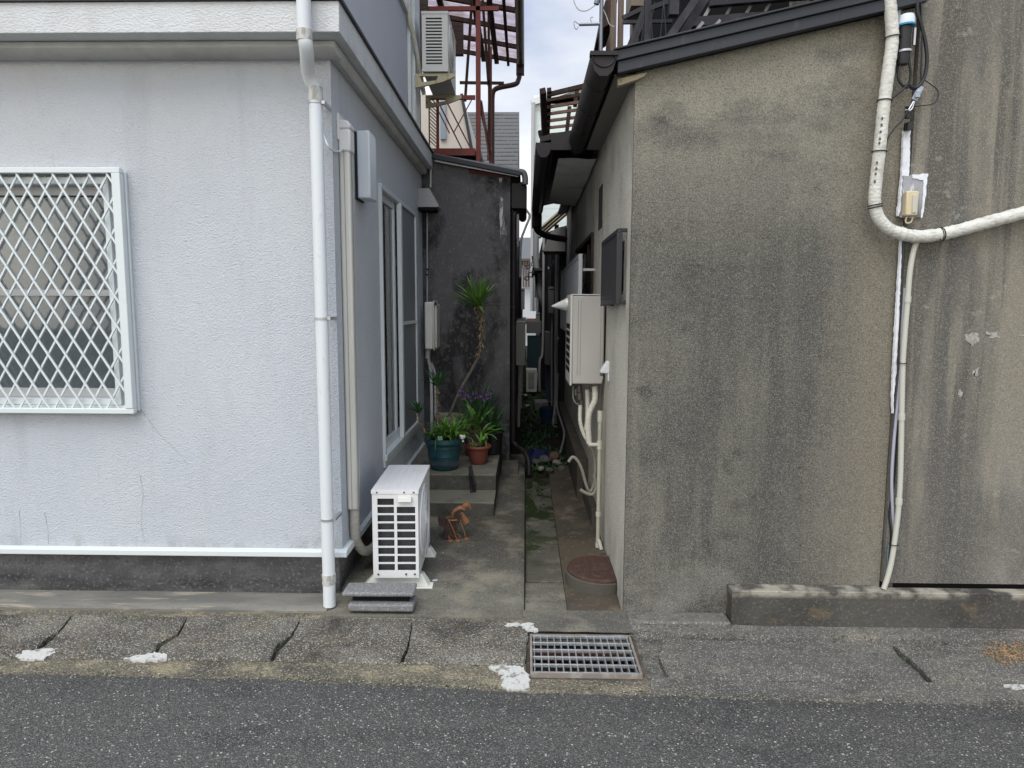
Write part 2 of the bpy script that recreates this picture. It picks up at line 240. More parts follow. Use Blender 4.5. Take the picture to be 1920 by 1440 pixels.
class MB:
    def __init__(s): s.v = []; s.f = []
    def add(s, vs, fs):
        b = len(s.v); s.v += [Vector(p) for p in vs]; s.f += [tuple(b + i for i in f) for f in fs]; return s
    def box(s, a, b, rz=0, piv=None, jit=0):
        x0, y0, z0 = a; x1, y1, z1 = b
        vs = [V(x, y, z) for z in (z0, z1) for (x, y) in ((x0, y0), (x1, y0), (x1, y1), (x0, y1))]
        if rz:
            c = Vector(piv) if piv else (V(*a) + V(*b)) / 2; Mr = Matrix.Rotation(rz, 3, 'Z'); vs = [c + Mr @ (p - c) for p in vs]
        return s.add(vs, [(0, 3, 2, 1), (4, 5, 6, 7), (0, 1, 5, 4), (1, 2, 6, 5), (2, 3, 7, 6), (3, 0, 4, 7)])
    def bar(s, p, q, w, t, up=(0, 0, 1)):     # rectangular bar: w along side, t along up
        p = Vector(p); q = Vector(q); d = (q - p).normalized(); sd = d.cross(Vector(up))
        if sd.length < 1e-4: sd = d.cross(V(0, 1, 0))
        sd.normalize(); u = sd.cross(d).normalized()
        vs = [c + sd * a * w / 2 + u * b * t / 2 for c in (p, q) for a, b in ((-1, -1), (1, -1), (1, 1), (-1, 1))]
        return s.add(vs, [(0, 3, 2, 1), (4, 5, 6, 7), (0, 1, 5, 4), (1, 2, 6, 5), (2, 3, 7, 6), (3, 0, 4, 7)])
    def tube(s, pts, r, n=12, cap=True):
        pts = [Vector(p) for p in pts]; m = len(pts); vs = []; fs = []
        t0 = (pts[1] - pts[0]).normalized(); a = t0.cross(V(0, 0, 1));
        if a.length < .05: a = t0.cross(V(1, 0, 0))
        a.normalize()
        for i, p in enumerate(pts):
            t = (pts[min(i + 1, m - 1)] - pts[max(i - 1, 0)]).normalized()
            a = (a - t * a.dot(t)); a.normalize(); b = t.cross(a)
            rr = r[i] if isinstance(r, (list, tuple)) else r
            for j in range(n):
                th = 2 * math.pi * j / n; vs.append(p + (a * math.cos(th) + b * math.sin(th)) * rr)
        for i in range(m - 1):
            for j in range(n):
                j2 = (j + 1) % n; fs.append((i * n + j, i * n + j2, (i + 1) * n + j2, (i + 1) * n + j))
        if cap: fs += [tuple(range(n - 1, -1, -1)), tuple((m - 1) * n + j for j in range(n))]
        return s.add(vs, fs)
    def lathe(s, c, prof, n=28, capb=True, capt=False):
        c = Vector(c); vs = []; fs = []
        for (r, z) in prof:
            for j in range(n):
                th = 2 * math.pi * j / n; vs.append(c + V(r * math.cos(th), r * math.sin(th), z))
        m = len(prof)
        for i in range(m - 1):
            for j in range(n):
                j2 = (j + 1) % n; fs.append((i * n + j, i * n + j2, (i + 1) * n + j2, (i + 1) * n + j))
        if capb: fs.append(tuple(range(n - 1, -1, -1)))
        if capt: fs.append(tuple((m - 1) * n + j for j in range(n)))
        return s.add(vs, fs)
    def prism(s, poly, ax, t0, t1):    # poly in the two other axes (kept in x,y,z order), extruded along ax
        def mk(p, t):
            l = list(p); l.insert(ax, t); return V(*l)
        n = len(poly); vs = [mk(p, t0) for p in poly] + [mk(p, t1) for p in poly]
        return s.add(vs, [tuple(range(n)), tuple(range(2 * n - 1, n - 1, -1))] + [(i, i + n, (i + 1) % n + n, (i + 1) % n) for i in range(n)])
    def grid(s, ax, us, vs_, t0, t1, holes=()):   # slab with rectangular openings
        def mk(u, v, t):
            l = [u, v]; l.insert(ax, t); return V(*l)
        def solid(i, j):
            if not (0 <= i < len(us) - 1 and 0 <= j < len(vs_) - 1): return False
            return (i, j) not in holes
        for i in range(len(us) - 1):
            for j in range(len(vs_) - 1):
                if not solid(i, j): continue
                u0, u1, v0, v1 = us[i], us[i + 1], vs_[j], vs_[j + 1]
                for t in (t0, t1): s.add([mk(u0, v0, t), mk(u1, v0, t), mk(u1, v1, t), mk(u0, v1, t)], [(0, 1, 2, 3)])
                for (di, dj, a, b) in ((-1, 0, (u0, v0), (u0, v1)), (1, 0, (u1, v0), (u1, v1)), (0, -1, (u0, v0), (u1, v0)), (0, 1, (u0, v1), (u1, v1))):
                    if not solid(i + di, j + dj): s.add([mk(*a, t0), mk(*b, t0), mk(*b, t1), mk(*a, t1)], [(0, 1, 2, 3)])
        return s
    def ball(s, c, r, sc=(1, 1, 1), n=10):
        c = Vector(c); vs = []; fs = []; m = n // 2 + 1
        for i in range(m + 1):
            ph = math.pi * i / m
            for j in range(n):
                th = 2 * math.pi * j / n; vs.append(c + V(r * sc[0] * math.sin(ph) * math.cos(th), r * sc[1] * math.sin(ph) * math.sin(th), r * sc[2] * math.cos(ph)))
        for i in range(m):
            for j in range(n):
                j2 = (j + 1) % n; fs.append((i * n + j, i * n + j2, (i + 1) * n + j2, (i + 1) * n + j))
        return s.add(vs, fs)
    def blade(s, p, d, ln, wd, droop=.5, n=5, fold=.25):
        p = Vector(p); d = Vector(d).normalized(); droop *= random.uniform(.6, 1.6); sd = d.cross(V(0, 0, 1))
        if sd.length < .05: sd = V(random.uniform(-1, 1), random.uniform(-1, 1), 0)
        sd.normalize(); vs = []; fs = []; q = p.copy(); dd = d.copy()
        for i in range(n + 1):
            t = i / n; wv = wd * (math.sin(math.pi * min(1, .18 + t * .82)) ** .8) if i < n else 0.0008
            up = sd.cross(dd).normalized()
            vs += [q - sd * wv / 2 + up * wv * fold, q, q + sd * wv / 2 + up * wv * fold]
            q = q + dd * ln / n; dd = (dd + V(0, 0, -droop / n * (1 + t))).normalized()
        for i in range(n):
            a = i * 3; fs += [(a, a + 1, a + 4, a + 3), (a + 1, a + 2, a + 5, a + 4)]
        return s.add(vs, fs)
    def build(s, name, m, parent=None, bevel=0, ang=38, loc=None, weld=False):
        if name in SPLIT and parent is not None:
            par = list(range(len(s.v)))
            def fd(i):
                while par[i] != i: par[i] = par[par[i]]; i = par[i]
                return i
            for f in s.f:
                for q in f[1:]: par[fd(q)] = fd(f[0])
            gr_ = {}
            for f in s.f: gr_.setdefault(fd(f[0]), []).append(f)
            if len(gr_) > 1:
                o = None
                for fs in gr_.values():
                    ix = sorted({i for f in fs for i in f}); mp_ = {a: b for b, a in enumerate(ix)}; sub = MB(); sub.v = [s.v[i] for i in ix]; sub.f = [tuple(mp_[i] for i in f) for f in fs]
                    oo = sub.build(name, m, parent, bevel, ang); o = o or oo
                return o
        org = V(0, 0, 0)
        p = parent
        while p is not None: org += p.location; p = p.parent
        if parent is None and loc is not None: org = Vector(loc)
        me = bpy.data.meshes.new(name); me.from_pydata([tuple(q - org) for q in s.v], [], s.f); me.materials.append(m)
        bm = bmesh.new(); bm.from_mesh(me)
        if weld: bmesh.ops.remove_doubles(bm, verts=bm.verts, dist=1e-4)
        bmesh.ops.recalc_face_normals(bm, faces=bm.faces); bm.to_mesh(me); bm.free()
        me.polygons.foreach_set('use_smooth', [True] * len(me.polygons)); me.set_sharp_from_angle(angle=R(ang))
        o = bpy.data.objects.new(name, me); C.objects.link(o)
        if parent is not None: o.parent = parent
        elif loc is not None: o.location = org
        if bevel:
            b = o.modifiers.new('bevel', 'BEVEL'); b.width = bevel; b.segments = 2; b.limit_method = 'ANGLE'; b.angle_limit = R(50)
        return o
def thing(name, label, cat, loc=(0, 0, 0), group=None):
    o = bpy.data.objects.new(name, None); C.objects.link(o); o.location = loc; o.empty_display_size = .1
    return tag(o, label, cat, group)
def tag(o, label, cat, group=None):
    o['label'] = label; o['category'] = cat
    if group: o['group'] = group
    return o
def struct(o): o['kind'] = 'structure'; return o
def B(name, a, b, m, parent=None, bevel=0, **kw): return MB().box(a, b, **kw).build(name, m, parent, bevel)

# ================================================================== GROUND
def sheet(name, x0, x1, y0, y1, zf, m, nx=40, ny=10, hole=None, skirt=0):
    mb = MB(); xs = sorted(set([x0 + (x1 - x0) * i / nx for i in range(nx + 1)])); ys = [y0 + (y1 - y0) * i / ny for i in range(ny + 1)]
    for i in range(len(xs) - 1):
        for j in range(ny):
            q = [(xs[i], ys[j]), (xs[i + 1], ys[j]), (xs[i + 1], ys[j + 1]), (xs[i], ys[j + 1])]
            mb.add([V(x, y, zf(x, y)) for x, y in q], [(0, 1, 2, 3)])
    o = mb.build(name, m); me = o.data; bm = bmesh.new(); bm.from_mesh(me); bmesh.ops.remove_doubles(bm, verts=bm.verts, dist=1e-5); bm.to_mesh(me); bm.free(); return struct(o)
# road edge follows the photo: runs slightly askew to the walls
REP = [atg(*p) for p in ((-400, 1252), (0, 1260), (500, 1271), (900, 1289), (1010, 1297), (1400, 1308), (1920, 1321), (2400, 1330))]
def redge(x):
    for a, b in zip(REP, REP[1:]):
        if x <= b.x or b is REP[-1]:
            y = a.y + (b.y - a.y) * (max(REP[0].x, min(REP[-1].x, x)) - a.x) / (b.x - a.x); break
    return y + .010 * noise.noise(V(x * 3, 0, 0)) + .008 * noise.noise(V(x * 14, 2, 0)) + .006 * noise.noise(V(x * 40, 5, 0))
mb = MB(); xs = [-40, -20, -9] + [-5 + .06 * i for i in range(167)] + [9, 20, 40]
rows = [0, .03, .3, 1, 3, 8, 44]
for i in range(len(xs) - 1):
    for j in range(len(rows) - 1):
        q = []
        for (x, r) in ((xs[i], rows[j]), (xs[i + 1], rows[j]), (xs[i + 1], rows[j + 1]), (xs[i], rows[j + 1])):
            xx = max(-4, min(4, x)); y = redge(xx) - r; q.append(V(x, y, gz(xx, redge(xx)) - .012 * (1 - sstep(0, .03, r)) + .004))
        mb.add(q, [(0, 1, 2, 3)])
struct(mb.build('road', asph, weld=True))
GX0, GX1 = .03, .55; GY0 = (atg(997, 1270).y + atg(1205, 1272).y) / 2; GY1 = (atg(993, 1185).y + atg(1178, 1187).y) / 2       # grating opening
def yfront(x):
    a, b = (atg(0, 1231), atg(984, 1246)) if x < .3 else (atg(1254, 1269), atg(1748, 1279))
    return a.y + (b.y - a.y) * (x - a.x) / (b.x - a.x)
def patchy(x0, x1, y0f, y1f, name, m, dz, nx, ny=6):
    mb = MB()
    for i in range(nx):
        xa = x0 + (x1 - x0) * i / nx; xb = x0 + (x1 - x0) * (i + 1) / nx
        for j in range(ny):
            q = []
            for (x, t) in ((xa, j / ny), (xb, j / ny), (xb, (j + 1) / ny), (xa, (j + 1) / ny)):
                y = y0f(x) * (1 - t) + y1f(x) * t; q.append(V(x, y, gz(x, y) + dz + .003 * noise.noise(V(x * 9, y * 9, 0)) - (.032 * sstep(0, .02, y - yfront(x) - .012) * (1 - sstep(0, .03, y - 3.44 + .07 * sstep(.4, .8, x))) if ny >= 10 else 0)))
            mb.add(q, [(0, 1, 2, 3)])
    return struct(mb.build(name, m, weld=True))
# mortar apron next to the asphalt, runs under the gutter blocks
patchy(-9, GX0 - .02, lambda x: redge(x) - .02, lambda x: 3.62, 'kerb_apron', apron, -.004, 160, 40)
patchy(GX1 + .02, 9, lambda x: redge(x) - .02, lambda x: 3.62, 'kerb_apron', aggrg, -.004, 160, 40)
patchy(GX0 - .02, GX1 + .02, lambda x: redge(x) - .02, lambda x: GY0 - .012, 'kerb_apron', apron, -.004, 16, 3)
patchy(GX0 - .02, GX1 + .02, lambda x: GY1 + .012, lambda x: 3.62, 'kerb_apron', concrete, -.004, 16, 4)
# gutter blocks
def block(poly_px, m, dz=.0):
    pts = [atg(x, y, dz) for x, y in poly_px]
    edge = []
    for i in range(len(pts)):
        a, b = pts[i], pts[(i + 1) % len(pts)]; nn = max(1, int((b - a).length / .03))
        for j in range(nn):
            p = a.lerp(b, j / nn); q = noise.noise_vector(p * 23) * .006; q.z = 0
            if j == 0: q *= .3
            edge.append(p + q)
    c = sum(edge, V(0, 0, 0)) / len(edge); mb = MB(); n = len(edge)
    for e in edge: e.z = gz(e.x, e.y) + dz
    inn = [e + (c - e).normalized() * .010 + V(0, 0, .0) for e in edge]
    top = [V(e.x, e.y, e.z - .007) for e in edge]; bot = [V(e.x, e.y, e.z - .12) for e in edge]
    mb.add(inn + top + bot, [tuple(range(n))] + [(i, (i + 1) % n, n + (i + 1) % n, n + i) for i in range(n)] + [(n + i, n + (i + 1) % n, 2 * n + (i + 1) % n, 2 * n + i) for i in range(n)])
    return struct(mb.build('gutter_block', m))
T, Fr = 1152, 1236
block([(-420, T - 2), (-130, T - 2), (-190, Fr - 6), (-480, Fr - 6)], aggr, .008)
block([(-124, T - 2), (134, 1152), (107, 1184), (86, 1194), (61, 1221), (56, Fr - 5), (-184, Fr - 6)], aggr, .006)
block([(139, 1152), (350, 1155), (332, 1187), (294, 1205), (284, Fr - 2), (62, Fr - 4), (64, 1224), (92, 1202), (109, 1186)], aggr, .006)
block([(353, 1155), (563, 1156), (545, 1189), (520, 1205), (506, Fr + 1), (292, Fr - 2), (300, 1212), (335, 1190)], aggr, .006)
block([(566, 1157), (773, 1160), (768, 1190), (762, 1213), (748, 1243), (514, 1237), (528, 1214), (549, 1190)], aggr, .006)
block([(776, 1160), (984, 1166), (990, 1190), (984, 1245), (756, 1243), (766, 1216), (770, 1190)], aggr, .006)
for _ in (0,): pass
block([(1244, 1196), (1668, 1206), (1688, 1232), (1700, 1246), (1738, 1277), (1480, 1274), (1254, 1268), (1236, 1230)], aggrg, .004)
block([(1674, 1207), (2120, 1216), (2200, 1292), (1750, 1278), (1722, 1246), (1698, 1226)], aggrg, .004)
# white painted marks on the kerb
def paint(pts, dz=.0068):
    c = sum((Vector((x, y)) for x, y in pts), Vector((0, 0))) / len(pts); o = []
    n = len(pts)
    for i in range(n):
        for j in range(5):
            t = j / 5; x = pts[i][0] * (1 - t) + pts[(i + 1) % n][0] * t; y = pts[i][1] * (1 - t) + pts[(i + 1) % n][1] * t
            o.append(atg(x + random.uniform(-3.5, 3.5), y + random.uniform(-1.8, 1.8), dz))
    mb = MB(); m = len(o); low = [p - V(0, 0, .012) for p in o]
    mb.add(o + low, [tuple(range(m))] + [(i, (i + 1) % m, m + (i + 1) % m, m + i) for i in range(m)])
    struct(mb.build('paint_mark', whitepaint))
paint([(28, 1230), (45, 1221), (70, 1217), (108, 1216), (96, 1228), (76, 1236), (48, 1235)])
paint([(230, 1236), (262, 1228), (290, 1223), (312, 1226), (310, 1236), (270, 1238)])
paint([(946, 1166), (1000, 1169), (1006, 1182), (986, 1180), (972, 1174), (948, 1174)])
paint([(912, 1247), (960, 1247), (984, 1252), (994, 1270), (990, 1292), (962, 1293), (938, 1288), (944, 1265), (930, 1256)])
paint([(1885, 1284), (1940, 1283), (1945, 1289), (1908, 1289)])
# pit under the grating
mb = MB(); zp = gz(.3, 3.1)
mb.grid(2, [GX0 - .019, GX0, GX1, GX1 + .019], [GY0 - .011, GY0, GY1, GY1 + .011], zp - .5, zp - .012, holes={(1, 1)})
mb.box((GX0 - .05, GY0 - .05, zp - .56), (GX1 + .05, GY1 + .05, zp - .5))
struct(mb.build('drain_pit', concrete2))
# --- strip under left foundation
mb = MB()
mb.prism([(3.545, -.2), (3.545, -.006), (3.56, .002), (3.80, .006), (3.80, -.2)], 0, -9, -1.08)
struct(mb.build('pavement', mat('smooth_worn_concrete', (.20, .19, .165), .9, [('n', (1.5, 8, 4), .42, .6, (.12, .118, .11), .8), ('n', (3, 22, 3), .56, .66, (.36, .32, .24), .7), ('n', (40, 40, 40), .55, .7, (.10, .10, .09), .4)], [('n', (60, 60, 60), .4, .003)])))
# --- alley slab, left of the drain seam: flat inside, ramp at the mouth
def slabz(x, y): return -.012 + .045 * sstep(3.52, 4.05, y) + .004 * noise.noise(V(x * 3, y * 3, 1))
mb = MB(); ys = [3.50, 3.52, 3.6, 3.7, 3.8, 3.9, 3.97, 4.03, 4.1, 4.3, 4.6, 5, 5.5, 6, 6.5, 7.4]
xsl = [-1.08, -.8, -.5, -.3, -.15, -.05, -.018, .0]
def slz(x, y, i): return slabz(x, y) - (.012 if i == len(xsl) - 1 else 0)
for i in range(len(xsl) - 1):
    for j in range(len(ys) - 1):
        mb.add([V(x, y, slz(x, y, ii)) for (x, y, ii) in ((xsl[i], ys[j], i), (xsl[i + 1], ys[j], i + 1), (xsl[i + 1], ys[j + 1], i + 1), (xsl[i], ys[j + 1], i))], [(0, 1, 2, 3)])
for j in range(len(ys) - 1): mb.add([V(0, ys[j], slz(0, ys[j], 7)), V(0, ys[j + 1], slz(0, ys[j + 1], 7)), V(0, ys[j + 1], -.15), V(0, ys[j], -.15)], [(0, 1, 2, 3)])
for i in range(len(xsl) - 1): mb.add([V(xsl[i], 3.5, slz(xsl[i], 3.5, i)), V(xsl[i + 1], 3.5, slz(xsl[i + 1], 3.5, i + 1)), V(xsl[i + 1], 3.5, -.15), V(xsl[i], 3.5, -.15)], [(0, 1, 2, 3)])
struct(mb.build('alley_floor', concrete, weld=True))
# --- drain channel covers (concrete lids) and the strip along the right house
yy = 4.02
for ln in (.62, .60, .62, .6):
    B('channel_cover', (.010, yy, -.12), (.239, yy + ln - .006, -.022 + random.uniform(-.004, .004)), mossc, bevel=.005)['kind'] = 'structure'; yy += ln
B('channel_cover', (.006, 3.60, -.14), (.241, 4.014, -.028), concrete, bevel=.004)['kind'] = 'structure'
B('channel_dirt', (-.01, 3.60, -.16), (.26, 6.6, -.036), mat('seam_dirt', (.045, .045, .03), 1))['kind'] = 'structure'
mb = MB()
for (x0, x1) in ((.243, .62),):
    ys2 = [3.60 + .1 * i for i in range(35)]
    for i in range(6):
        for j in range(len(ys2) - 1):
            q = []
            for (a, b) in ((i, j), (i + 1, j), (i + 1, j + 1), (i, j + 1)):
                x = x0 + (x1 - x0) * a / 6; y = ys2[b]; q.append(V(x, y, -.03 + .05 * sstep(.25, .55, x) * sstep(3.7, 4.4, y) + .006 * noise.noise(V(x * 5, y * 4, 0))))
            mb.add(q, [(0, 1, 2, 3)])
struct(mb.build('alley_floor', concrete2, weld=True))
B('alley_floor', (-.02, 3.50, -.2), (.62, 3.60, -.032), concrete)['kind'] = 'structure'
# --- big ground sheet under everything beyond
def gfar(x, y): return -.05 + .012 * noise.noise(V(x * 2, y * 2, 0))
mb = MB()
xs = [-60, -10, -1.2, -.6, -.2, 0, .2, .4, .6, 1, 10, 60]; ys = [3.62, 4.6, 5.5, 6.4, 6.9] + [7.2 + .4 * i for i in range(40)] + [40, 120]
for i in range(len(xs) - 1):
    for j in range(len(ys) - 1):
        mb.add([V(x, y, gfar(x, y) - (.1 if y < 6.5 else 0)) for x, y in ((xs[i], ys[j]), (xs[i + 1], ys[j]), (xs[i + 1], ys[j + 1]), (xs[i], ys[j + 1]))], [(0, 1, 2, 3)])
struct(mb.build('ground', soil, weld=True))

# ================================================================== LEFT HOUSE
hl = thing('plastered_house', 'white lavender stucco house with latticed window, ledge and grey footing on the left', 'house', (-2.5, 3.72, 0))
XS = -1.03; YF = 3.72; YE = 6.88
mb = MB()
mb.grid(1, [-7, -3.85, -2.235, XS], [.284, 1.10, 2.33, 2.96], YF, YF + .15, holes={(1, 1)})
mb.grid(0, [YF + .15, 4.85, 6.38, YE], [.284, .53, 2.50, 2.96], XS - .15, XS, holes={(1, 1)})
wallL = mb.build('wall', stuccoL, hl)
mb = MB(); mb.box((-7, 3.75, -.1), (-1.06, 3.95, .244)); mb.box((-1.26, 3.95, -.1), (-1.06, YE, .244)); mb.build('foundation', found, hl)
mb = MB(); mb.prism([(3.69, .243), (3.69, .272), (3.715, .283), (3.9, .283), (3.9, .243)], 0, -7, -1.00)
mb.box((-1.16, 3.9, .2432), (-1.0, YE, .2828)); mb.build('base_trim', alu, hl, .002)
# ledge (belt course) : main band, small moulding below, flashing on top
mb = MB()
mb.box((-7, 3.50, 2.985), (-.92, YF + .1, 3.13)); mb.box((-1.1, YF + .1, 2.985), (-.92, YE - .02, 3.13))
mb.build('ledge', paintL, hl, .004)
mb = MB(); mb.prism([(3.60, 2.984), (3.60, 2.955), (3.64, 2.93), (3.73, 2.93), (3.73, 2.984)], 0, -7, -.972)
mb.prism([(-.972, 2.984), (-.972, 2.955), (-.99, 2.93), (-1.04, 2.93), (-1.04, 2.984)], 1, 3.73, YE - .02)
mb.build('moulding', mat('moulding_paint', (.50, .50, .49), .8, [('n', (6, 6, 6), .45, .65, (.38, .37, .34), .6)], [('n', (60, 60, 60), .4, .004)]), hl, .006)
mb = MB(); mb.box((-7, 3.485, 3.131), (-.905, YF, 3.146)); mb.box((-1.1, YF, 3.131), (-.905, YE, 3.146)); mb.build('flashing', mat('dark_flashing', (.05, .05, .06), .6), hl)
mb = MB(); mb.box((-7, YF, 3.147), (XS, YF + .15, 6.0)); mb.grid(0, [YF + .15, 4.5, 6.0, YE], [3.147, 4.13, 5.4, 6.0], XS - .15, XS, holes={(1, 1)}); mb.build('upper_wall', stuccoLup, hl)
MB().box((-7, 3.5, 6.0), (-.9, 7.0, 6.1)).build('roof', dkmetal, hl)
# second-floor window edge and corner casing
wf = MB(); wf.box((XS - .06, 4.5, 4.10), (XS + .03, 6.03, 4.135)); wf.box((XS - .06, 5.96, 4.135), (XS + .03, 6.03, 5.4)); wf.box((XS - .06, 4.5, 4.135), (XS + .03, 4.55, 5.4))
wf = wf.build('upper_window', alu, hl, .002); MB().box((XS - .04, 4.55, 4.136), (XS - .03, 5.96, 5.4)).build('glass', glass, wf); MB().box((XS - .12, 4.5, 4.13), (XS - .1, 6.0, 5.4)).build('curtain', curtain, wf)
mb = MB(); mb.box((XS + .001, 6.12, 3.15), (XS + .03, 6.20, 5.6)); mb.box((XS + .001, 6.24, 3.15), (XS + .05, 6.50, 5.6)); mb.build('corner_casing', alu, hl, .004)
mb = MB(); mb.tube(smooth([(XS + .03, 6.06, 4.3), (XS + .03, 6.07, 4.08), (XS + .06, 6.2, 3.9), (XS + .1, 6.4, 3.55)], 5), .02); mb.build('hose', tape, hl)
# front window behind the lattice
win = MB()
x0, x1, z0, z1 = -3.85, -2.235, 1.10, 2.33
win.box((x0, 3.70, z0), (x1, 3.82, z0 + .035)); win.box((x0, 3.70, z1 - .035), (x1, 3.82, z1)); win.box((x1 - .03, 3.70, z0 + .035), (x1, 3.82, z1 - .035)); win.box((x0, 3.70, z0 + .035), (x0 + .03, 3.82, z1 - .035))
window = win.build('window', alu, hl, .002)
s_ = MB(); s_.box((x0 + .03, 3.765, z0 + .036), (x1 - .031, 3.79, z0 + .085)); s_.box((x0 + .03, 3.765, 1.70), (x1 - .031, 3.79, 1.735)); s_.box((x0 + .03, 3.765, z1 - .085), (x1 - .031, 3.79, z1 - .036)); s_.box((-3.1, 3.765, z0 + .086), (-3.05, 3.79, 1.699)); s_.box((-3.1, 3.765, 1.736), (-3.05, 3.79, z1 - .086))
s_.build('sash', mat('greyed_sash', (.42, .42, .42), .5), window, .002)
MB().box((x0 + .03, 3.80, z0 + .036), (x1 - .031, 3.805, z1 - .036)).build('glass', glass, window)
mb = MB(); n = 160; vs = []; fs = []
for i in range(n + 1):
    x = x0 + (x1 - x0) * i / n; y = 3.812 + .0015 * math.sin(x * 34 + 2 * math.sin(x * 6)); vs += [V(x, y, z0), V(x, y, z1)]
for i in range(n): fs.append((2 * i, 2 * i + 2, 2 * i + 3, 2 * i + 1))
mb.add(vs, fs).build('curtain', curtain, window)
# lattice guard
gx1 = -2.09; gz0, gz1 = 1.058, 2.372; gx0 = -3.95; gy = 3.668
g = MB(); gx1f = -2.142
g.box((gx0, gy - .015, gz1 - .03), (gx1f, gy + .02, gz1)); g.box((gx0, gy - .015, gz0), (gx1f, gy + .02, gz0 + .03)); g.box((gx1f - .045, gy - .018, gz0 + .03), (gx1f, gy + .022, gz1 - .03))
grille = g.build('window_guard', alu, hl, .004)
g = MB(); g.box((gx1f - .03, gy + .023, gz0 + .01), (gx1f - .006, 3.70, gz1 - .01)); g.box((gx1f - .028, 3.70, gz0 + .012), (gx1f + .004, 3.719, gz1 - .012)); g.box((gx0, 3.70, gz0 + .005), (gx1f - .03, 3.719, gz0 + .04)); g.box((gx0, gy + .022, gz1 - .02), (gx1f - .03, 3.719, gz1 - .005))
g.build('frame', alu, grille, .003)
mb = MB(); pw, ph = .0968, .159; X0, X1, Z0, Z1 = gx0, gx1f - .045, gz0 + .03, gz1 - .03; sl = ph / pw
for sgn, yy in ((1, gy - .004), (-1, gy + .009)):
    for i in range(-60, 60):
        c = X1 - .03 - i * pw                    # z = Z1 - sgn*sl*(x-c)
        pts = []
        xa = c; 
        def zz(x): return Z1 - sgn * sl * (x - c)
        def xx(z): return c + (Z1 - z) / (sgn * sl)
        cand = [(X0, zz(X0)), (X1, zz(X1)), (xx(Z0), Z0), (xx(Z1), Z1)]
        cand = [p for p in cand if X0 - 1e-6 <= p[0] <= X1 + 1e-6 and Z0 - 1e-6 <= p[1] <= Z1 + 1e-6]
        if len(cand) >= 2:
            cand.sort(); a, b = cand[0], cand[-1]
            if abs(a[0] - b[0]) > .01: mb.bar((a[0], yy, a[1]), (b[0], yy, b[1]), .0095, .009, up=(0, 1, 0))
mb.build('lattice', alu, grille)
# cracks in the plaster
def crack(pts, Y=YF - .0015, wd=.0022):
    P = smooth(W(Y, *pts), 6); mb = MB(); prev = None; vs = []; fs = []
    for i, p in enumerate(P):
        p = p + V(random.uniform(-.003, .003), 0, random.uniform(-.002, .002)); t = i / len(P); w_ = wd * (.4 + random.random()) * (1 - .5 * t)
        vs += [V(p.x - w_ / 2, Y, p.z), V(p.x + w_ / 2, Y, p.z + .0008)]
    for i in range(len(P) - 1): fs.append((2 * i, 2 * i + 1, 2 * i + 3, 2 * i + 2))
    mb.add(vs, fs).build('crack', mat('crack_dark', (.27, .265, .275), 1), hl)
crack([(264, 768), (285, 795), (300, 815), (315, 830)]); crack([(315, 830), (335, 850), (352, 872)], wd=.0013); crack([(263, 892), (268, 930), (265, 975), (272, 1020)]); crack([(36, 955), (39, 1000), (38, 1022)]); crack([(84, 960), (90, 1000), (90, 1022)])
crack([(98, 288), (102, 315)], wd=.0018); crack([(268, 765), (320, 763)], wd=.0012); crack([(538, 1000), (540, 1022)], wd=.0014)
# downpipe with elbow round the ledge
px_ = at(618, 1130, Y=3.60).x; p1 = at(569, 0, Y=3.44)
P = [V(p1.x, 3.44, 4.2), V(p1.x, 3.44, 3.0)] ; Q = at(572, 75, Y=3.44)
pts = [V(p1.x, 3.44, 4.6), V(p1.x, 3.44, Q.z + .02)] + smooth([V(p1.x, 3.44, Q.z + .01), V(p1.x + .004, 3.45, Q.z - .035), V(px_ - .02, 3.56, Q.z - .115), V(px_ - .006, 3.60, Q.z - .17)], 4) + [V(px_, 3.60, Q.z - .2), V(px_, 3.60, .0)]
dp = MB().tube(pts, .034, 20).build('downpipe', pvcw, hl)
mb = MB(); mb.tube([V(p1.x, 3.44, Q.z + .045), V(p1.x, 3.44, Q.z - .005)], .038, 20); mb.tube([V(px_, 3.60, Q.z - .24), V(px_, 3.60, Q.z - .17)], .0375, 20); mb.tube([V(px_, 3.60, .13), V(px_, 3.60, .185)], .0375, 20); mb.build('joint', mat('grimy_pvc', (.50, .50, .48), .5, [('n', (40, 40, 16), .48, .6, (.24, .22, .18), .7)]), dp)
for py in (193, 597, 973):
    z = at(600, py, Y=3.6).z; mb = MB(); mb.tube([V(px_, 3.60, z - .006), V(px_, 3.60, z + .006)], .0375, 20); mb.box((px_ + .034, 3.585, z - .008), (px_ + .05, 3.715, z + .008)); mb.build('pipe_bracket', alug, dp)
# sliding door on the alley side
dr = MB(); y0, y1, z0, z1 = 4.85, 6.38, .53, 2.50; ym = 5.56
dr.box((XS - .09, y0, z1 - .035), (XS + .022, y1, z1)); dr.box((XS - .09, y0, z0), (XS + .03, y1, z0 + .045)); dr.box((XS - .09, y0, z0 + .045), (XS + .022, y0 + .03, z1 - .035)); dr.box((XS - .09, y1 - .03, z0 + .045), (XS + .022, y1, z1 - .035)); dr.box((XS + .0, ym - .04, z0 + .046), (XS + .035, ym + .02, z1 - .036))
dr.box((XS, y0, z0 - .05), (XS + .018, y1, z0 - .001))
door = dr.build('sliding_door', alu, hl, .003)
mb = MB(); yl, yr = y0 + .03, ym - .04
mb.box((XS - .045, yl, z0 + .046), (XS - .015, yr, z0 + .12)); mb.box((XS - .045, yl, z1 - .09), (XS - .015, yr, z1 - .036)); mb.box((XS - .045, yl, z0 + .12), (XS - .015, yl + .04, z1 - .09)); mb.box((XS - .045, yr - .05, z0 + .12), (XS - .015, yr, z1 - .09)); mb.build('sash', alu, door, .002)
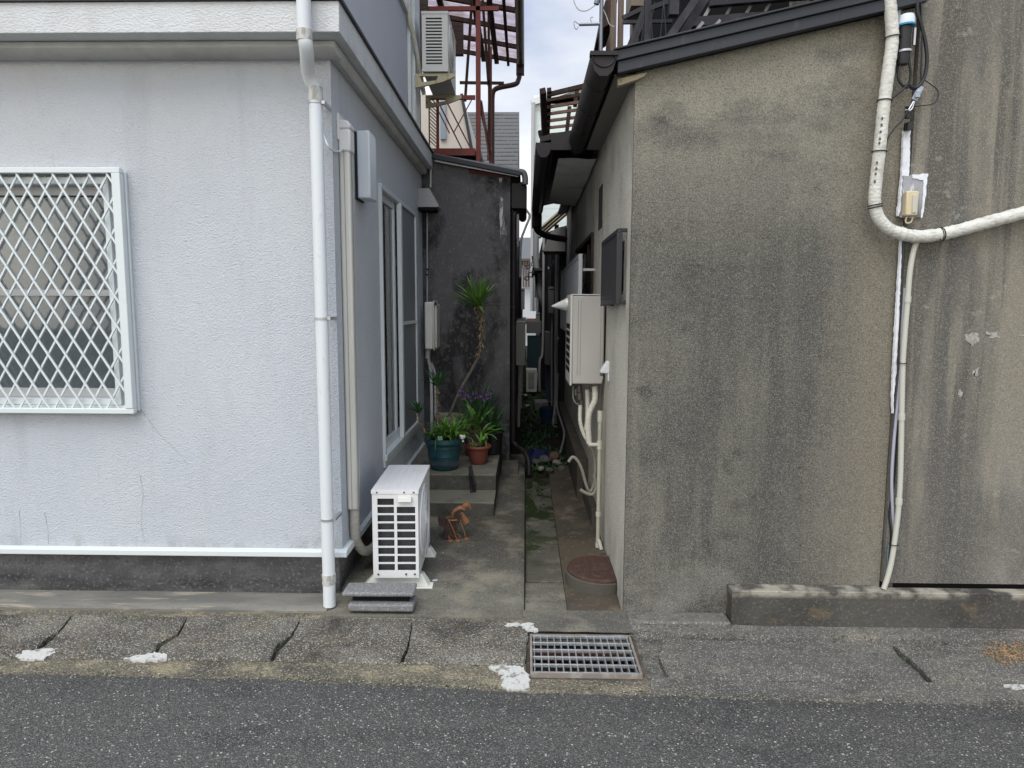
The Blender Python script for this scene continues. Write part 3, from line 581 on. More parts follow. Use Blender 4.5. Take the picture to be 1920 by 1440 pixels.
MB().box((XS - .034, yl + .04, z0 + .12), (XS - .03, yr - .05, z1 - .09)).build('glass', glass, door)
mb = MB(); vs = []; fs = []; n = 90
for i in range(n + 1):
    y = y0 + (ym - y0) * i / n; x = XS - .12 + .012 * math.sin(y * 60); vs += [V(x, y, z0), V(x, y, z1)]
for i in range(n): fs.append((2 * i, 2 * i + 2, 2 * i + 3, 2 * i + 1))
mb.add(vs, fs).build('curtain', curtain, door)
shm = mat('shutter_grey', (.20, .21, .22), .55, [('n', (2, 2, 2), .4, .7, (.25, .26, .27), .6)])
MB().box((XS - .01, ym + .021, z0 + .046), (XS + .008, y1 - .031, z1 - .036)).build('panel', shm, door)
zr = at(765, 605, X=XS + .02).z
mb = MB(); mb.box((XS + .009, ym + .021, zr - .015), (XS + .02, y1 - .031, zr + .012)); mb.build('rail', alu, door)
MB().box((XS + .009, ym + .06, z0 + .3), (XS + .012, ym + .1, z0 + .5)).build('plate', alug, door)
MB().box((XS + .001, y0 - .3, 2.90), (XS + .01, y0 - .29, 2.91))

# ---- things hung on the left house
# pipe cover (two-piece) running down to the outdoor unit
t = thing('pipe_cover', 'tall beige plastic pipe cover running down the lavender wall beside the white downpipe', 'pipe cover', (-1.0, 3.86, .44))
ya, yb = 3.83, 3.915; zb = at(665, 955, X=-.99).z; zt = at(650, 283, X=-.99).z
mb = MB(); mb.box((XS + .002, ya, zb), (XS + .062, yb, zt)); mb.build('duct', beigep, t, .012)
mb = MB(); mb.box((XS + .063, ya + .035, zb), (XS + .066, ya + .039, zt)); mb.box((XS + .03, ya - .002, zb), (XS + .033, ya - .0005, zt)); mb.build('seam', mat('seam_grey', (.25, .24, .22), .8), t)
mb = MB(); mb.box((XS + .002, ya - .006, zt - .01), (XS + .070, yb + .006, zt + .11)); mb.prism([(XS + .002, zt + .11), (XS + .070, zt + .11), (XS + .070, zt + .135), (XS + .055, zt + .155), (XS + .002, zt + .165)], 1, ya - .006, yb + .006); mb.build('cap', mat('cap_white', (.64, .64, .63), .5), t, .010)
mb = MB(); mb.box((XS + .0, ya - .02, zt + .05), (XS + .014, yb + .03, zt + .19)); mb.build('wall_plate', mat('cap_white', None), t, .004)
mb = MB(); a0 = V(XS + .035, 3.87, zb + .01)
pth = smooth([a0, a0 + V(0, 0, -.12), a0 + V(.0, .03, -.22), V(-.965, 3.99, .17), V(-.93, 4.2, .15), V(-.88, 4.35, .2)], 8); mb.tube(pth, [.028 + .0012 * (i % 2) for i in range(len(pth))], 14); mb.build('taped_pipes', mat('grey_tape', (.36, .345, .31), .75, [('n', (30, 30, 60), .5, .65, (.22, .20, .18), .7)], [('n', (60, 60, 160), .4, .004)]), t)
c = smooth([V(px_ + .035, 3.60, at(598, 225, Y=3.6).z), *W(3.62, (606, 250), (618, 278)), *W(3.80, (634, 284), (646, 279))], 8)
tag(MB().tube(c, .005, 8).build('cable', pvcw), 'thin white cable sagging from the downpipe to the pipe cover top', 'cable')
t = thing('wall_lamp', 'tall flat white box lamp mounted high on the alley side wall', 'lamp', (-1.0, 4.25, 2.3))
zt_, zb_ = at(690, 250, X=-.96).z, at(690, 375, X=-.96).z
MB().box((XS + .018, 4.18, zb_ + .005), (XS + .095, 4.36, zt_)).build('diffuser', mat('lamp_acrylic', (.62, .66, .70), .35), t, .008); MB().box((XS + .001, 4.19, zb_), (XS + .017, 4.35, zt_ - .005)).build('backplate', blackp, t)  # black plate stands for the shaded gap behind the box
# vent hood
t = thing('vent_hood', 'small grey slanted metal vent hood by the end of the lavender wall', 'vent hood', (-1.0, 6.7, 2.6))
mb = MB(); a = at(792, 361, X=-1.02); zt_ = a.z; mb.prism([(XS, zt_), (XS + .11, zt_), (XS + .20, zt_ - .155), (XS + .2, zt_ - .175), (XS, zt_ - .175)], 1, 6.60, 6.82); mb.build('hood', mat('hood_grey', (.30, .30, .30), .45, metal=.3), t, .003)
MB().box((XS + .002, 6.605, zt_ - .20), (XS + .17, 6.815, zt_ - .176)).build('opening', blackm, t)
# meter box with pipes
t = thing('meter_box', 'ivory utility box fixed beside the black mortar wall above the plants', 'meter box', (-.95, 6.6, 1.2))
zt_, zb_ = at(800, 566, Y=6.55).z, at(800, 655, Y=6.55).z; xa, xb, xc = at(796, 600, Y=6.55).x, at(812, 600, Y=6.55).x, at(819, 600, Y=6.55).x
MB().box((xa, 6.55, zb_), (xb, 6.82, zt_)).build('case', ivory, t, .012); MB().box((xb + .001, 6.54, zb_ - .01), (xb + .012, 6.83, zt_ + .012)).build('flange', ivory, t, .003); MB().box((xb + .013, 6.56, zb_ + .01), (xc, 6.80, zt_ - .02)).build('cover', beigep, t, .008); MB().box((xb + .013, 6.545, zt_ - .03), (xc + .002, 6.56, zt_ - .005)).build('latch', blackp, t)
mb = MB(); mb.tube(smooth([at(802, 656, Y=6.7), at(804, 675, Y=6.7), at(808, 700, Y=6.72), at(809, 740, Y=6.72)], 5) + [at(810, 830, Y=6.72)], .016, 12); mb.tube([at(803, 655, Y=6.68), at(802, 672, Y=6.68)], .024, 12)
mb.tube(smooth([at(808, 680, Y=6.75), at(815, 700, Y=6.76), at(817, 740, Y=6.76)], 5) + [at(817, 800, Y=6.76)], .014, 12); mb.build('pipe', mat('pale_grey_pvc', (.50, .51, .53), .5), t)
mb = MB(); mb.tube([at(801, 392, Y=6.8), at(801, 566, Y=6.8)], .008, 8); 
t2 = thing('conduit', 'thin grey conduit running down from the eave corner to the ivory box', 'conduit', (-1.0, 6.8, 1.7)); mb.build('tube', mat('conduit_grey', (.33, .33, .34), .5), t2)
mb = MB(); [mb.box((at(801, y, Y=6.8).x - .014, 6.78, at(801, y, Y=6.8).z - .008), (at(801, y, Y=6.8).x + .014, 6.83, at(801, y, Y=6.8).z + .008)) for y in (505, 515)]; mb.build('clip', blackp, t2)

# ---- air conditioner outdoor unit, built once facing +X (fan side)
def outdoor_unit(name, label, loc, w, d, h, rz, m, grp=None, cell='grid'):
    """w along local y (length), d along local x (depth). side grille faces -y, fan faces +x"""
    t = thing(name, label, 'air conditioner', loc, grp)
    L0 = Vector(loc)
    def b(a, c): return [L0 + Vector(a), L0 + Vector(c)]
    # body shell: side plate with real openings
    body = MB()
    mb = MB(); 
    if cell == 'grid':
        us = [-d / 2 + .002, -d / 2 + .028]; cw = (.085, .105) if True else 0
        a0 = -d / 2 + .030; a1 = a0 + .36 * d; a2 = a1 + .016; a3 = a2 + .40 * d
        us = [-d / 2, a0, a1, a2, a3, d / 2]; nrow = 9; vs = [0.0]; z = .045
        pitch_ = (h - .085) / nrow
        for i in range(nrow): vs += [z + i * pitch_, z + i * pitch_ + pitch_ * .80]
        vs.append(h - .018); holes = {(1, 2 * i + 1) for i in range(nrow)} | {(3, 2 * i + 1) for i in range(nrow - 1)}
        mb.grid(1, [L0.x + u for u in us], [L0.z + v for v in vs], L0.y - w / 2, L0.y - w / 2 + .006, holes)
    else:
        us = [-d / 2, -d / 2 + .035, d / 2 - .05, d / 2]; vs = [0.0]; nrow = 15; z = .06; pitch_ = (h - .10) / nrow
        for i in range(nrow): vs += [z + i * pitch_, z + i * pitch_ + pitch_ * .5]
        vs.append(h - .018); holes = {(1, 2 * i + 1) for i in range(nrow)}
        mb.grid(1, [L0.x + u for u in us], [L0.z + v for v in vs], L0.y - w / 2, L0.y - w / 2 + .006, holes)
    mb.build('side_grille', m, t, .0015)
    mb = MB(); mb.box(L0 + V(-d / 2, -w / 2 + .0065, 0), L0 + V(-d / 2 + .004, w / 2, h - .018)); mb.box(L0 + V(d / 2 - .004, -w / 2 + .0065, 0), L0 + V(d / 2, w / 2, h - .018)); mb.box(L0 + V(-d / 2 + .004, w / 2 - .004, 0), L0 + V(d / 2 - .004, w / 2, h - .018)); mb.box(L0 + V(-d / 2 + .004, -w / 2 + .0065, 0), L0 + V(d / 2 - .004, w / 2 - .004, .004)); mb.build('casing', m, t, .002)
    MB().box(L0 + V(-d / 2 + .008, -w / 2 + .035, .01), L0 + V(d / 2 - .01, w / 2 - .01, h - .03)).build('coil', mat('coil_dark', (.03, .03, .034), .6, [('n', (500, 8, 8), .4, .6, (.07, .07, .075), .6)]), t)
    mb = MB(); mb.box(L0 + V(-d / 2 - .004, -w / 2 - .004, h - .022), L0 + V(d / 2 + .004, w / 2 + .004, h))
    for i in range(5): xx = -d / 2 + d * (i + 1) / 6; mb.box(L0 + V(xx - .004, -w / 2 + .02, h + .0002), L0 + V(xx + .004, w / 2 - .02, h + .0015))
    mb.build('top_plate', m, t, .004)
    # fan grille: ring + concentric rings + spokes on +x face
    fr = min(h * .42, w * .38); cx = L0 + V(d / 2 + .002, -w * .5 + fr + .05, h * .5)
    mb = MB()
    def ring(r, rr, dx=0):
        pts = [cx + V(dx, r * math.cos(a), r * math.sin(a)) for a in [2 * math.pi * i / 36 for i in range(37)]]; mb.tube(pts, rr, 6, cap=False)
    ring(fr, .006, .003)
    for i in range(1, 9): ring(fr * i / 9, .002, .012 * (1 - (i / 9) ** 2) + .008)
    for i in range(8):
        a = math.pi * i / 4; mb.bar(cx + V(.008, .02 * math.cos(a), .02 * math.sin(a)), cx + V(.004, fr * math.cos(a), fr * math.sin(a)), .005, .004, up=(1, 0, 0))
    mb.build('fan_grille', m, t)
    return t
ac = outdoor_unit('outdoor_unit', 'white air conditioner outdoor unit standing on the ground beside the pipe cover', (-.75, 4.09, .09), .62, .262, .52, 0, acwhite)
ac.rotation_euler = (0, 0, R(2.0))
mb = MB(); mb.box((-.75 + .018, 3.768, .09 + .455), (-.75 + .098, 3.779, .09 + .482)); mb.prism([(3.755, .545), (3.779, .537), (3.779, .575), (3.762, .575)], 0, -.732, -.654)
mb.build('handle', ivory, ac, .003)
mb = MB()
for x, z in ((-.852, .113), (-.692, .113), (-.642, .113), (-.852, .597), (-.697, .597), (-.642, .597)): mb.tube([V(x, 3.7745, z), V(x, 3.7795, z)], .0055, 10)
mb.build('screw', mat('screw', (.15, .15, .16), .4, metal=.8), ac)
for y in (3.86, 4.30):
    mb = MB(); mb.add([V(x, yy, z) for (s, z) in ((1, .022), (.68, .0885)) for (x, yy) in ((-.75 - .20 * s, y - .045 * s), (-.75 + .145 * (1 + .27 * (s - .68) / .32), y - .045 * s), (-.75 + .145 * (1 + .27 * (s - .68) / .32), y + .045 * s), (-.75 - .20 * s, y + .045 * s))], [(0, 3, 2, 1), (4, 5, 6, 7), (0, 1, 5, 4), (1, 2, 6, 5), (2, 3, 7, 6), (3, 0, 4, 7)])
    mb.box((-.96, y - .055, .010), (-.545, y + .055, .022)); f = mb.build('foot', mat('foot_white', (.66, .66, .60), .55), ac, .003)
    mb = MB(); mb.tube([V(-.61, y, .0888), V(-.61, y, .097)], .009, 10); mb.tube([V(-.552, y + .04, .0222), V(-.522, y + .04, .028)], .008, 8); mb.build('bolt', zinc, f)
def bevel_slab(name, a, b, label, rz=0):
    o = MB().box(a, b, rz=rz).build(name, granite, None, .010); return tag(o, label, 'stone slab')
bevel_slab('stone_slab', (-.955, 3.52, .003), (-.60, 3.66, .044), 'dark granite slab lying on the ground, lower of the two before the outdoor unit')
bevel_slab('stone_slab', (-.99, 3.535, .080), (-.60, 3.68, .106), 'light granite slab lying on top of the other in front of the outdoor unit', R(1))
tag(B('gap_shade_block', (-.94, 3.57, .0445), (-.63, 3.65, .0795), blackm), 'black block painting the shaded gap between the two granite slabs', 'block')  # black fill stands for the shade in the gap between the slabs

# ---- wall-mounted unit high on the left house
xm = (at(793, 80, Y=6.2).x + at(837, 80, Y=6.2).x) / 2; zlo, zhi = at(815, 133, Y=6.2).z, at(815, 20, Y=6.2).z
ac2 = outdoor_unit('outdoor_unit', 'ivory outdoor unit hung on yellowed brackets high on the left house wall', (xm, 6.55, zlo), .68, .225, zhi - zlo, 0, ivory, cell='slots')
for y in (6.24, 6.86):
    mb = MB(); xw = XS + .05; zz = zlo - .012
    P0 = [(xw, zz - .11), (xw, zz), (xm + .17, zz), (xm + .17, zz - .03)]
    mb.grid
    vs = [(xw, zz), (xm + .17, zz), (xm + .17, zz - .028), (xw + .24, zz - .07), (xw + .03, zz - .115), (xw, zz - .115)]
    ins = [(xw + .04, zz - .022), (xw + .20, zz - .022), (xw + .19, zz - .055), (xw + .06, zz - .072)]
    mb.prism([vs[0], vs[1], vs[2], ins[1], ins[0]], 1, y - .012, y + .012); mb.prism([ins[1], vs[2], vs[3], ins[2]], 1, y - .012, y + .012); mb.prism([ins[2], vs[3], vs[4], ins[3]], 1, y - .012, y + .012); mb.prism([ins[0], ins[3], vs[4], vs[5], vs[0]], 1, y - .012, y + .012)
    mb.build('bracket', mat('yellowed_enamel', (.46, .42, .28), .5, [('n', (20, 20, 20), .55, .65, (.30, .17, .08), .7)]), ac2)
ua = thing('outdoor_unit', 'lower ivory unit corner on a second bracket beneath the hung unit', 'air conditioner', (xm, 7.4, zlo - .3))

# ================================================================== STEPS
t = thing('concrete_steps', 'two-step mossy concrete block carrying the potted plants', 'steps', (-.6, 5.8, 0))
mossstep = mat('mossy_step_lit_top', (.105, .105, .085), .92, [('n', (4, 4, 4), .45, .62, (.05, .052, .045), .8), ('n', (3, 3, 9), .52, .66, (.24, .22, .15), .75, (.20, .27), .03), ('n', (50, 50, 50), .56, .68, (.17, .165, .14), .5)], [('n', (50, 50, 50), .6, .006)])  # paler towards its top, light on the tread put into the colour
def stepm(nm, zt): return mat(nm, (.078, .076, .068), .92, [('n', (4, 4, 4), .45, .62, (.042, .044, .034), .8), ('n', (2, 2, 2), .28, .42, (.19, .18, .145), .9, (zt - .014, zt - .004), .006), ('n', (5, 5, 5), .5, .62, (.10, .098, .082), .6), ('n', (50, 50, 50), .56, .68, (.17, .165, .14), .5)], [('n', (50, 50, 50), .6, .006)])  # paler top band paints the lit tread above darker risers; moss is random
MB().box((-1.055, 5.14, 0.0), (-.236, 5.50, .145)).build('lower_step', stepm('mossy_lower_step_lit_tread', .145), t, .006); MB().box((-1.055, 5.502, 0.0), (-.238, 6.86, .275)).build('upper_step', stepm('mossy_upper_step_lit_tread', .275), t, .006)

# ================================================================== DARK MORTAR HOUSE
hd = thing('mortar_house', 'house with blackened mortar gable wall behind the potted plants', 'house', (-.6, 6.9, 0))
a, b_ = at(812, 288, Y=6.9), at(958, 318, Y=6.9); xr = at(956, 600, Y=6.9).x
mb = MB(); mb.prism([(-1.6, -.1), (xr, -.1), (xr, b_.z), (-1.6, a.z + .13)], 1, 6.9, 7.05); mb.build('wall', stuccoD, hd)
mb = MB(); mb.box((xr - .12, 7.05, -.1), (xr, 14.5, 2.75)); mb.box((xr - .3, 14.5, -.1), (xr + .02, 22, 2.9)); mb.build('side_wall', mat('alley_dark_boards', (.035, .034, .037), .9, [('n', (3, 3, 3), .45, .65, (.06, .058, .058), .7)], [('n', (6, 20, 6), .5, .01)]), hd)
mb = MB(); u0, u1 = at(812, 293, Y=6.86), at(976, 322, Y=6.86); mb.tube([u0, u1], .028, 14); mb.tube(smooth([u1, u1 + V(.03, .0, -.012), u1 + V(.045, 0, -.06), u1 + V(.045, 0, -.12)], 5), .03, 12); mb.build('verge_pipe', mat('verge_grey', (.12, .12, .135), .45), hd)
mb = MB(); mb.tube([u0 + V(-.03, 0, -.03), u0 + V(-.01, 0, .06)], .022, 10); mb.tube([u0 + V(-.02, -.02, .0), u0 + V(-.025, -.02, -.30)], .010, 10); mb.build('pale_joint', mat('joint_pale', (.42, .44, .42), .6), hd)
u2, u3 = at(815, 301, Y=6.87), at(972, 330, Y=6.87); MB().bar(u2, u3, .03, .022, up=(0, 0, 1)).build('verge_trim', alug, hd)
mb = MB(); mb.add([V(-1.7, 6.80, a.z + .13), V(u1.x, 6.80, u1.z - .005), V(u1.x, 8.8, u1.z - .005), V(-1.7, 8.8, a.z + .13), V(-1.7, 6.80, a.z + .09), V(u1.x, 6.80, u1.z - .045), V(u1.x, 8.8, u1.z - .045), V(-1.7, 8.8, a.z + .09)], [(0, 1, 2, 3), (7, 6, 5, 4), (0, 4, 5, 1), (1, 5, 6, 2), (2, 6, 7, 3), (3, 7, 4, 0)]); mb.build('roof', dkmetal, hd)
rt = W(6.895, (878, 318), (885, 312), (950, 326), (952, 333), (925, 331), (880, 325)); MB().add([*rt, *[p + V(0, .01, 0) for p in rt]], [tuple(range(6)), tuple(range(11, 5, -1))] + [(i, i + 6, (i + 1) % 6 + 6, (i + 1) % 6) for i in range(6)]).build('bare_board', mat('rust_brown_board', (.10, .035, .03), .8, [('n', (12, 12, 30), .5, .65, (.04, .02, .02), .7)]), hd)
def blob_patch(pts, Y, m, name, parent, jit=2.0, th=.006):
    o = []; n = len(pts)
    for i in range(n):
        nn = 6
        for j in range(nn):
            tt = j / nn; o.append(at(pts[i][0] * (1 - tt) + pts[(i + 1) % n][0] * tt + random.uniform(-jit, jit), pts[i][1] * (1 - tt) + pts[(i + 1) % n][1] * tt + random.uniform(-jit, jit), Y=Y))
    q = [p + V(0, th, 0) for p in o]; m_ = len(o)
    return MB().add(o + q, [tuple(range(m_)), tuple(range(2 * m_ - 1, m_ - 1, -1))] + [(i, i + m_, (i + 1) % m_ + m_, (i + 1) % m_) for i in range(m_)]).build(name, m, parent)
blob_patch([(937, 368), (943, 372), (943, 400), (950, 440), (938, 441), (936, 400)], 6.896, mat('flaked_white', (.5, .5, .52), .9, [('n', (40, 40, 14), .45, .55, (.14, .135, .14), .9)]), 'flaked_paint', hd, 1.2)
blob_patch([(935, 334), (942, 333), (940, 340), (938, 344)], 6.896, mat('flaked_white', None), 'flaked_paint', hd, .6)
mb = MB(); dx = at(963, 600, Y=6.93).x
mb.tube([V(dx, 6.95, 2.55)] + [V(dx, 6.95, .30)] + smooth([V(dx, 6.95, .26), V(dx + .05, 6.9, .21), V(dx + .12, 6.75, .19), V(dx + .16, 6.65, .12), V(dx + .165, 6.6, .0)], 4), .027, 14)
dpd = mb.build('downpipe', dkbrown, hd); mb = MB(); [mb.tube([V(dx, 6.95, z), V(dx, 6.95, z + .03)], .031, 14) for z in (2.3, 1.5, .8, .3)]; mb.build('bracket', dkbrown, dpd)
mb = MB(); g0 = at(960, 350, Y=7.0); mb.tube([V(g0.x + .10, 7.0, u1.z - .12), V(g0.x + .10, 8.8, u1.z - .2)], .05, 12); mb.tube(smooth([V(g0.x + .10, 7.02, u1.z - .15), V(g0.x + .10, 7.02, u1.z - .32), V(g0.x + .03, 6.97, u1.z - .38), V(dx, 6.95, 2.5)], 5), .027, 12); mb.box((g0.x - .0, 6.92, u1.z - .34), (g0.x + .14, 7.1, u1.z - .10)); mb.build('gutter', dkbrown, hd, .0)
MB().box((xr + .001, 7.0, .08), (xr + .05, 7.6, .12))
# low concrete footing block at its corner
tag(B('concrete_block', (-.23, 6.5, -.02), (-.06, 6.82, .10), mat('corner_block', (.12, .115, .10), .9, [('n', (9, 9, 9), .5, .65, (.06, .06, .05), .7)], [('n', (30, 30, 30), .7, .01)]), None, .012), 'low rough concrete block at the foot of the dark downpipe', 'concrete block')

# red steel balcony over it
bal = thing('balcony', 'faded red steel balcony with cross braces above the black mortar house', 'balcony', (-.7, 7.2, 3.3))
def bars(lst, name, m, parent, wd=.03):
    mb = MB()
    for (Y, p, q, w_) in lst:
        P = at(*p, Y=Y if not isinstance(Y, tuple) else Y[0]); Q = at(*q, Y=Y if not isinstance(Y, tuple) else Y[1]); mb.bar(P, Q, w_ or wd, w_ or wd, up=(0, 1, 0))
    return mb.build(name, m, parent)
pr = at(897, 300, Y=7.2)
mb = MB(); mb.box((pr.x - .024, 7.18, 2.95), (pr.x + .024, 7.22, 6.0)); mb.box((pr.x - .02, 9.6, 2.95), (pr.x + .02, 9.64, 5.2)); mb.build('post', redsteel, bal, .003)
xl = at(806, 240, Y=7.2).x; z_t = at(860, 183, Y=7.2).z; z_f = at(860, 283, Y=7.2).z; z_u = at(860, 17, Y=7.2).z
mb = MB(); mb.box((xl, 7.185, z_t - .02), (pr.x - .03, 7.215, z_t + .02)); mb.box((pr.x - .012, 7.23, z_t - .018), (pr.x + .018, 9.6, z_t + .018)); mb.build('handrail', redsteel, bal)
mb = MB(); mb.box((xl, 7.17, z_f - .05), (pr.x - .03, 7.22, z_f + .02)); mb.box((pr.x - .02, 7.23, z_f - .05), (pr.x + .02, 9.6, z_f + .02)); mb.build('floor_beam', redsteel, bal)
mb = MB(); mb.box((xl - .6, 7.23, z_f - .02), (pr.x - .02, 9.6, z_f + .01)); mb.build('deck', wooddk, bal)
mb = MB(); mb.box((-1.3, 7.18, z_u - .02), (at(935, 17, Y=7.2).x, 7.21, z_u + .02)); mb.build('upper_beam', redsteel, bal)
bars([(7.19, (821, 190), (868, 283), .014), (7.20, (835, 186), (885, 283), .014), (7.19, (884, 188), (850, 250), .010), (7.19, (822, 208), (843, 250), .012), (7.2, (820, 186), (820, 283), .02)], 'brace', redsteel, bal)
mb = MB()
for i in range(13): zz = z_f + .04 + i * (z_t - z_f - .06) / 13; mb.bar((xl, 7.20, zz + .06), (xl + .085, 7.20, zz - .02), .01, .008, up=(0, 1, 0))
mb.box((xl - .012, 7.19, z_f), (xl, 7.21, z_t)); mb.box((xl + .085, 7.19, z_f), (xl + .095, 7.21, z_t)); mb.build('louvre', mat('brown_red_slat', (.16, .06, .05), .7), bal)
bars([((7.25, 9.6), (902, 190), (917, 285), .02), (7.3, (903, 200), (917, 300), .014)], 'stay', redsteel, bal)
bars([(7.6, (885, 0), (872, 190), .028), (8.2, (905, 0), (916, 160), .03), (8.2, (916, 0), (918, 300), .028), (8.2, (918, 150), (916, 300), .03)], 'strut', wooddk, bal)
# pink corrugated canopy
can = thing('canopy', 'pink corrugated plastic canopy on dark timber over the red balcony', 'canopy', (-.6, 7.0, 5.0))
GZ = 5.0; cy0, cy1 = 6.95, 9.86; xg = at(972, 140, Y=cy1).x; xi = at(850, 95, Y=cy1).x; zi = at(850, 95, Y=cy1).z
sl_ = (zi - GZ) / (xi - xg)
def cz(x): return GZ + sl_ * (x - xg)
mb = MB(); n = 150; vs = []; fs = []
for i in range(n + 1):
    y = cy0 + (cy1 - cy0) * i / n; dz = .012 * math.sin(y * 2 * math.pi / .065)
    vs += [V(xi - .35, y, cz(xi - .35) + .06 + dz), V(xg + .03, y, cz(xg + .03) + .06 + dz)]
for i in range(n): fs.append((2 * i, 2 * i + 1, 2 * i + 3, 2 * i + 2))
mb.add(vs, fs).build('corrugated_sheet', pinkpanel, can)
mb = MB()
for y in (7.05, 7.62, 8.2, 8.75, 9.3, 9.82): mb.bar((xi - .3, y, cz(xi - .3)), (xg - .0, y, cz(xg)), .045, .05)
mb.build('rafter', wooddk, can)
mb = MB()
for x in (xi + .02, xi + .42, xg - .30, xg - .14): mb.bar((x, cy0, cz(x) - .05), (x, cy1, cz(x) - .05), .06 if x < xg - .2 else .035, .05)
mb.build('purlin', wooddk, can)
mb = MB(); mb.tube([V(xg + .03, cy0, GZ - .02), V(xg + .03, cy1 + .02, GZ - .03)], .052, 14); mb.box((xg - .03, cy1 - .08, GZ - .17), (xg + .08, cy1 + .03, GZ - .0)); mb.tube(smooth([V(xg + .02, cy1 - .02, GZ - .16), V(xg, cy1 - .02, GZ - .24), V(xg - .05, cy1 - .03, GZ - .30), V(at(925, 165, Y=9.8).x + .03, 9.8, at(925, 167, Y=9.8).z), V(at(923, 175, Y=9.8).x, 9.8, at(923, 185, Y=9.8).z)], 5) + [V(at(923, 300, Y=9.8).x, 9.8, 3.0)], .034, 12); mb.build('gutter', brownp, can)
bars([(9.8, (862, 155), (945, 156), .035)], 'tie_beam', brownp, can)
mb = MB(); mb.box((-1.5, 7.0, 4.0), (-.98, 7.1, 6.0)); mb.box((-1.5, 8.9, 4.78), (at(868, 100, Y=8.9).x, 9.0, 5.4)); mb.build('back_boards', mat('brown_boards', (.11, .085, .075), .9, [('n', (3, 3, 30), .45, .6, (.07, .05, .045), .7)]), can)  # boards are dark brown in themselves

# cream house behind the balcony with unit
hc = thing('cream_house', 'cream rendered house seen through the red balcony braces', 'house', (-1.6, 12, 0))
q = [at(x, y, Y=12) for x, y in ((822, 190), (868, 183), (887, 290), (887, 330))]
mb = MB(); mb.prism([(-6, 3.0), (q[3].x, 3.0), (q[2].x, q[2].z), (q[1].x, q[1].z), (q[0].x, q[1].z + .05), (-6, q[1].z + .05)], 1, 12, 15); mb.build('wall', creamp, hc)
mb = MB(); mb.bar((q[1].x - .02, 11.97, q[1].z + .05), (q[2].x + .05, 11.97, q[2].z - .3), .05, .05, up=(0, 1, 0)); mb.build('roof_edge', dkmetal, hc)
mb = MB(); mb.box((at(826, 200, Y=12).x, 11.95, at(826, 262, Y=12).z), (at(836, 200, Y=12).x, 11.999, at(826, 185, Y=12).z)); mb.build('window', mat('far_glass', (.25, .30, .36), .2), hc)
a_ = at(847, 281, Y=9.4); outdoor_unit('outdoor_unit', 'small ivory outdoor unit standing on the balcony floor behind red braces', (a_.x, 9.7, z_f + .02), .5, .29, .30, 0, ivory)
# slate roofed house
hs = thing('slate_house', 'house with weathered grey slate roof behind the dark downpipe', 'house', (-1.0, 16, 0))
s0, s1 = at(870, 210, Y=18), at(973, 210, Y=18); zl = at(973, 325, Y=16).z; xr_ = at(973, 300, Y=16).x
mb = MB(); rows_ = 16
for i in range(rows_):
    t0, t1 = i / rows_, (i + 1) / rows_; yA = 16 + 2 * t0; yB = 16 + 2 * t1; zA = zl + (s1.z - zl) * t0; zB = zl + (s1.z - zl) * t1
    x = -6.0; 
    off = random.random() * .4
    x = -4 + off
    while x < xr_:
        x2 = min(x + .38, xr_); hgt = .008 + random.random() * .008
        if x2 - x > .03: mb.add([V(x, yA, zA + hgt), V(x2 - .02, yA, zA + hgt), V(x2 - .02, yB + .05, zB + .006), V(x, yB + .05, zB + .006), V(x, yA, zA - .01), V(x2 - .02, yA, zA - .01)], [(0, 1, 2, 3), (4, 5, 1, 0)])
        x += .38
mb.build('roof_slates', slate, hs)
mb = MB(); mb.prism([(16.0, 0), (16.0, zl), (18, s1.z), (20, zl), (20, 0)], 0, -4, xr_ - .02); mb.build('wall', mat('far_grey_wall', (.12, .12, .12), .9), hs)

# ================================================================== RIGHT HOUSE
hr = thing('render_house', 'low grey pebble-rendered house with dark metal roof edge, right of the alley', 'house', (.9, 3.6, 0))
XR = .545; YR = 3.60; XT = 1.928
def rz_(x): return 2.845 + .222 * (x - .43)
mb = MB(); us = [XR + (XT - XR) * i / 6 for i in range(7)]
mb.prism([(XR, -.1), (XT, -.1), (XT, rz_(XT) - .05), (XR, rz_(XR) - .05)], 1, YR, YR + .14); mb.build('wall', stuccoR, hr)
mb = MB(); mb.grid(0, [YR + .1405, 3.86, 4.42, 5.62, 7.4, 9.4], [-.1, 1.55, 1.72, 2.02, 2.22, 2.9], XR + .0, XR + .14, holes={(1, 2), (3, 1), (3, 2), (3, 3)}); 
mb.build('side_wall', stuccoRs, hr)
MB().box((XR - .0015, YR + .03, -.1), (XR - .0002, YR + .1405, rz_(XR) - .1)).build('corner_render', stuccoRs, hr)
# base block of the corner and plinth
B('corner_footing', (XR + .015, 3.47, -.12), (1.10, 3.599, -.008), mat('footing_concrete', (.15, .145, .13), .95, [('n', (12, 12, 12), .5, .65, (.08, .08, .075), .6), ('c', (150, 150, 150), .85, .93, (.34, .32, .28), .6)], [('v', (80, 80, 80), .8, .008)]), hr, .012)
plm = mat('stained_plinth', (.088, .083, .074), .95, [('n', (2.5, 2.5, 3), .42, .6, (.05, .048, .043), .8), ('n', (6, 6, 6), .45, .6, (.36, .33, .27), .9, (.125, .15), .02), ('n', (5, 5, 8), .57, .68, (.20, .15, .09), .4), ('n', (80, 80, 80), .55, .68, (.20, .19, .16), .5)], [('n', (50, 50, 50), .7, .008), ('n', (9, 9, 9), .4, .015)])
mb = MB(); mb.box((1.106, 3.50, -.12), (3.4, 3.574, .155)); mb.box((1.106, 3.574, -.12), (1.92, 3.599, .155)); mb.build('plinth', plm, hr, .005)
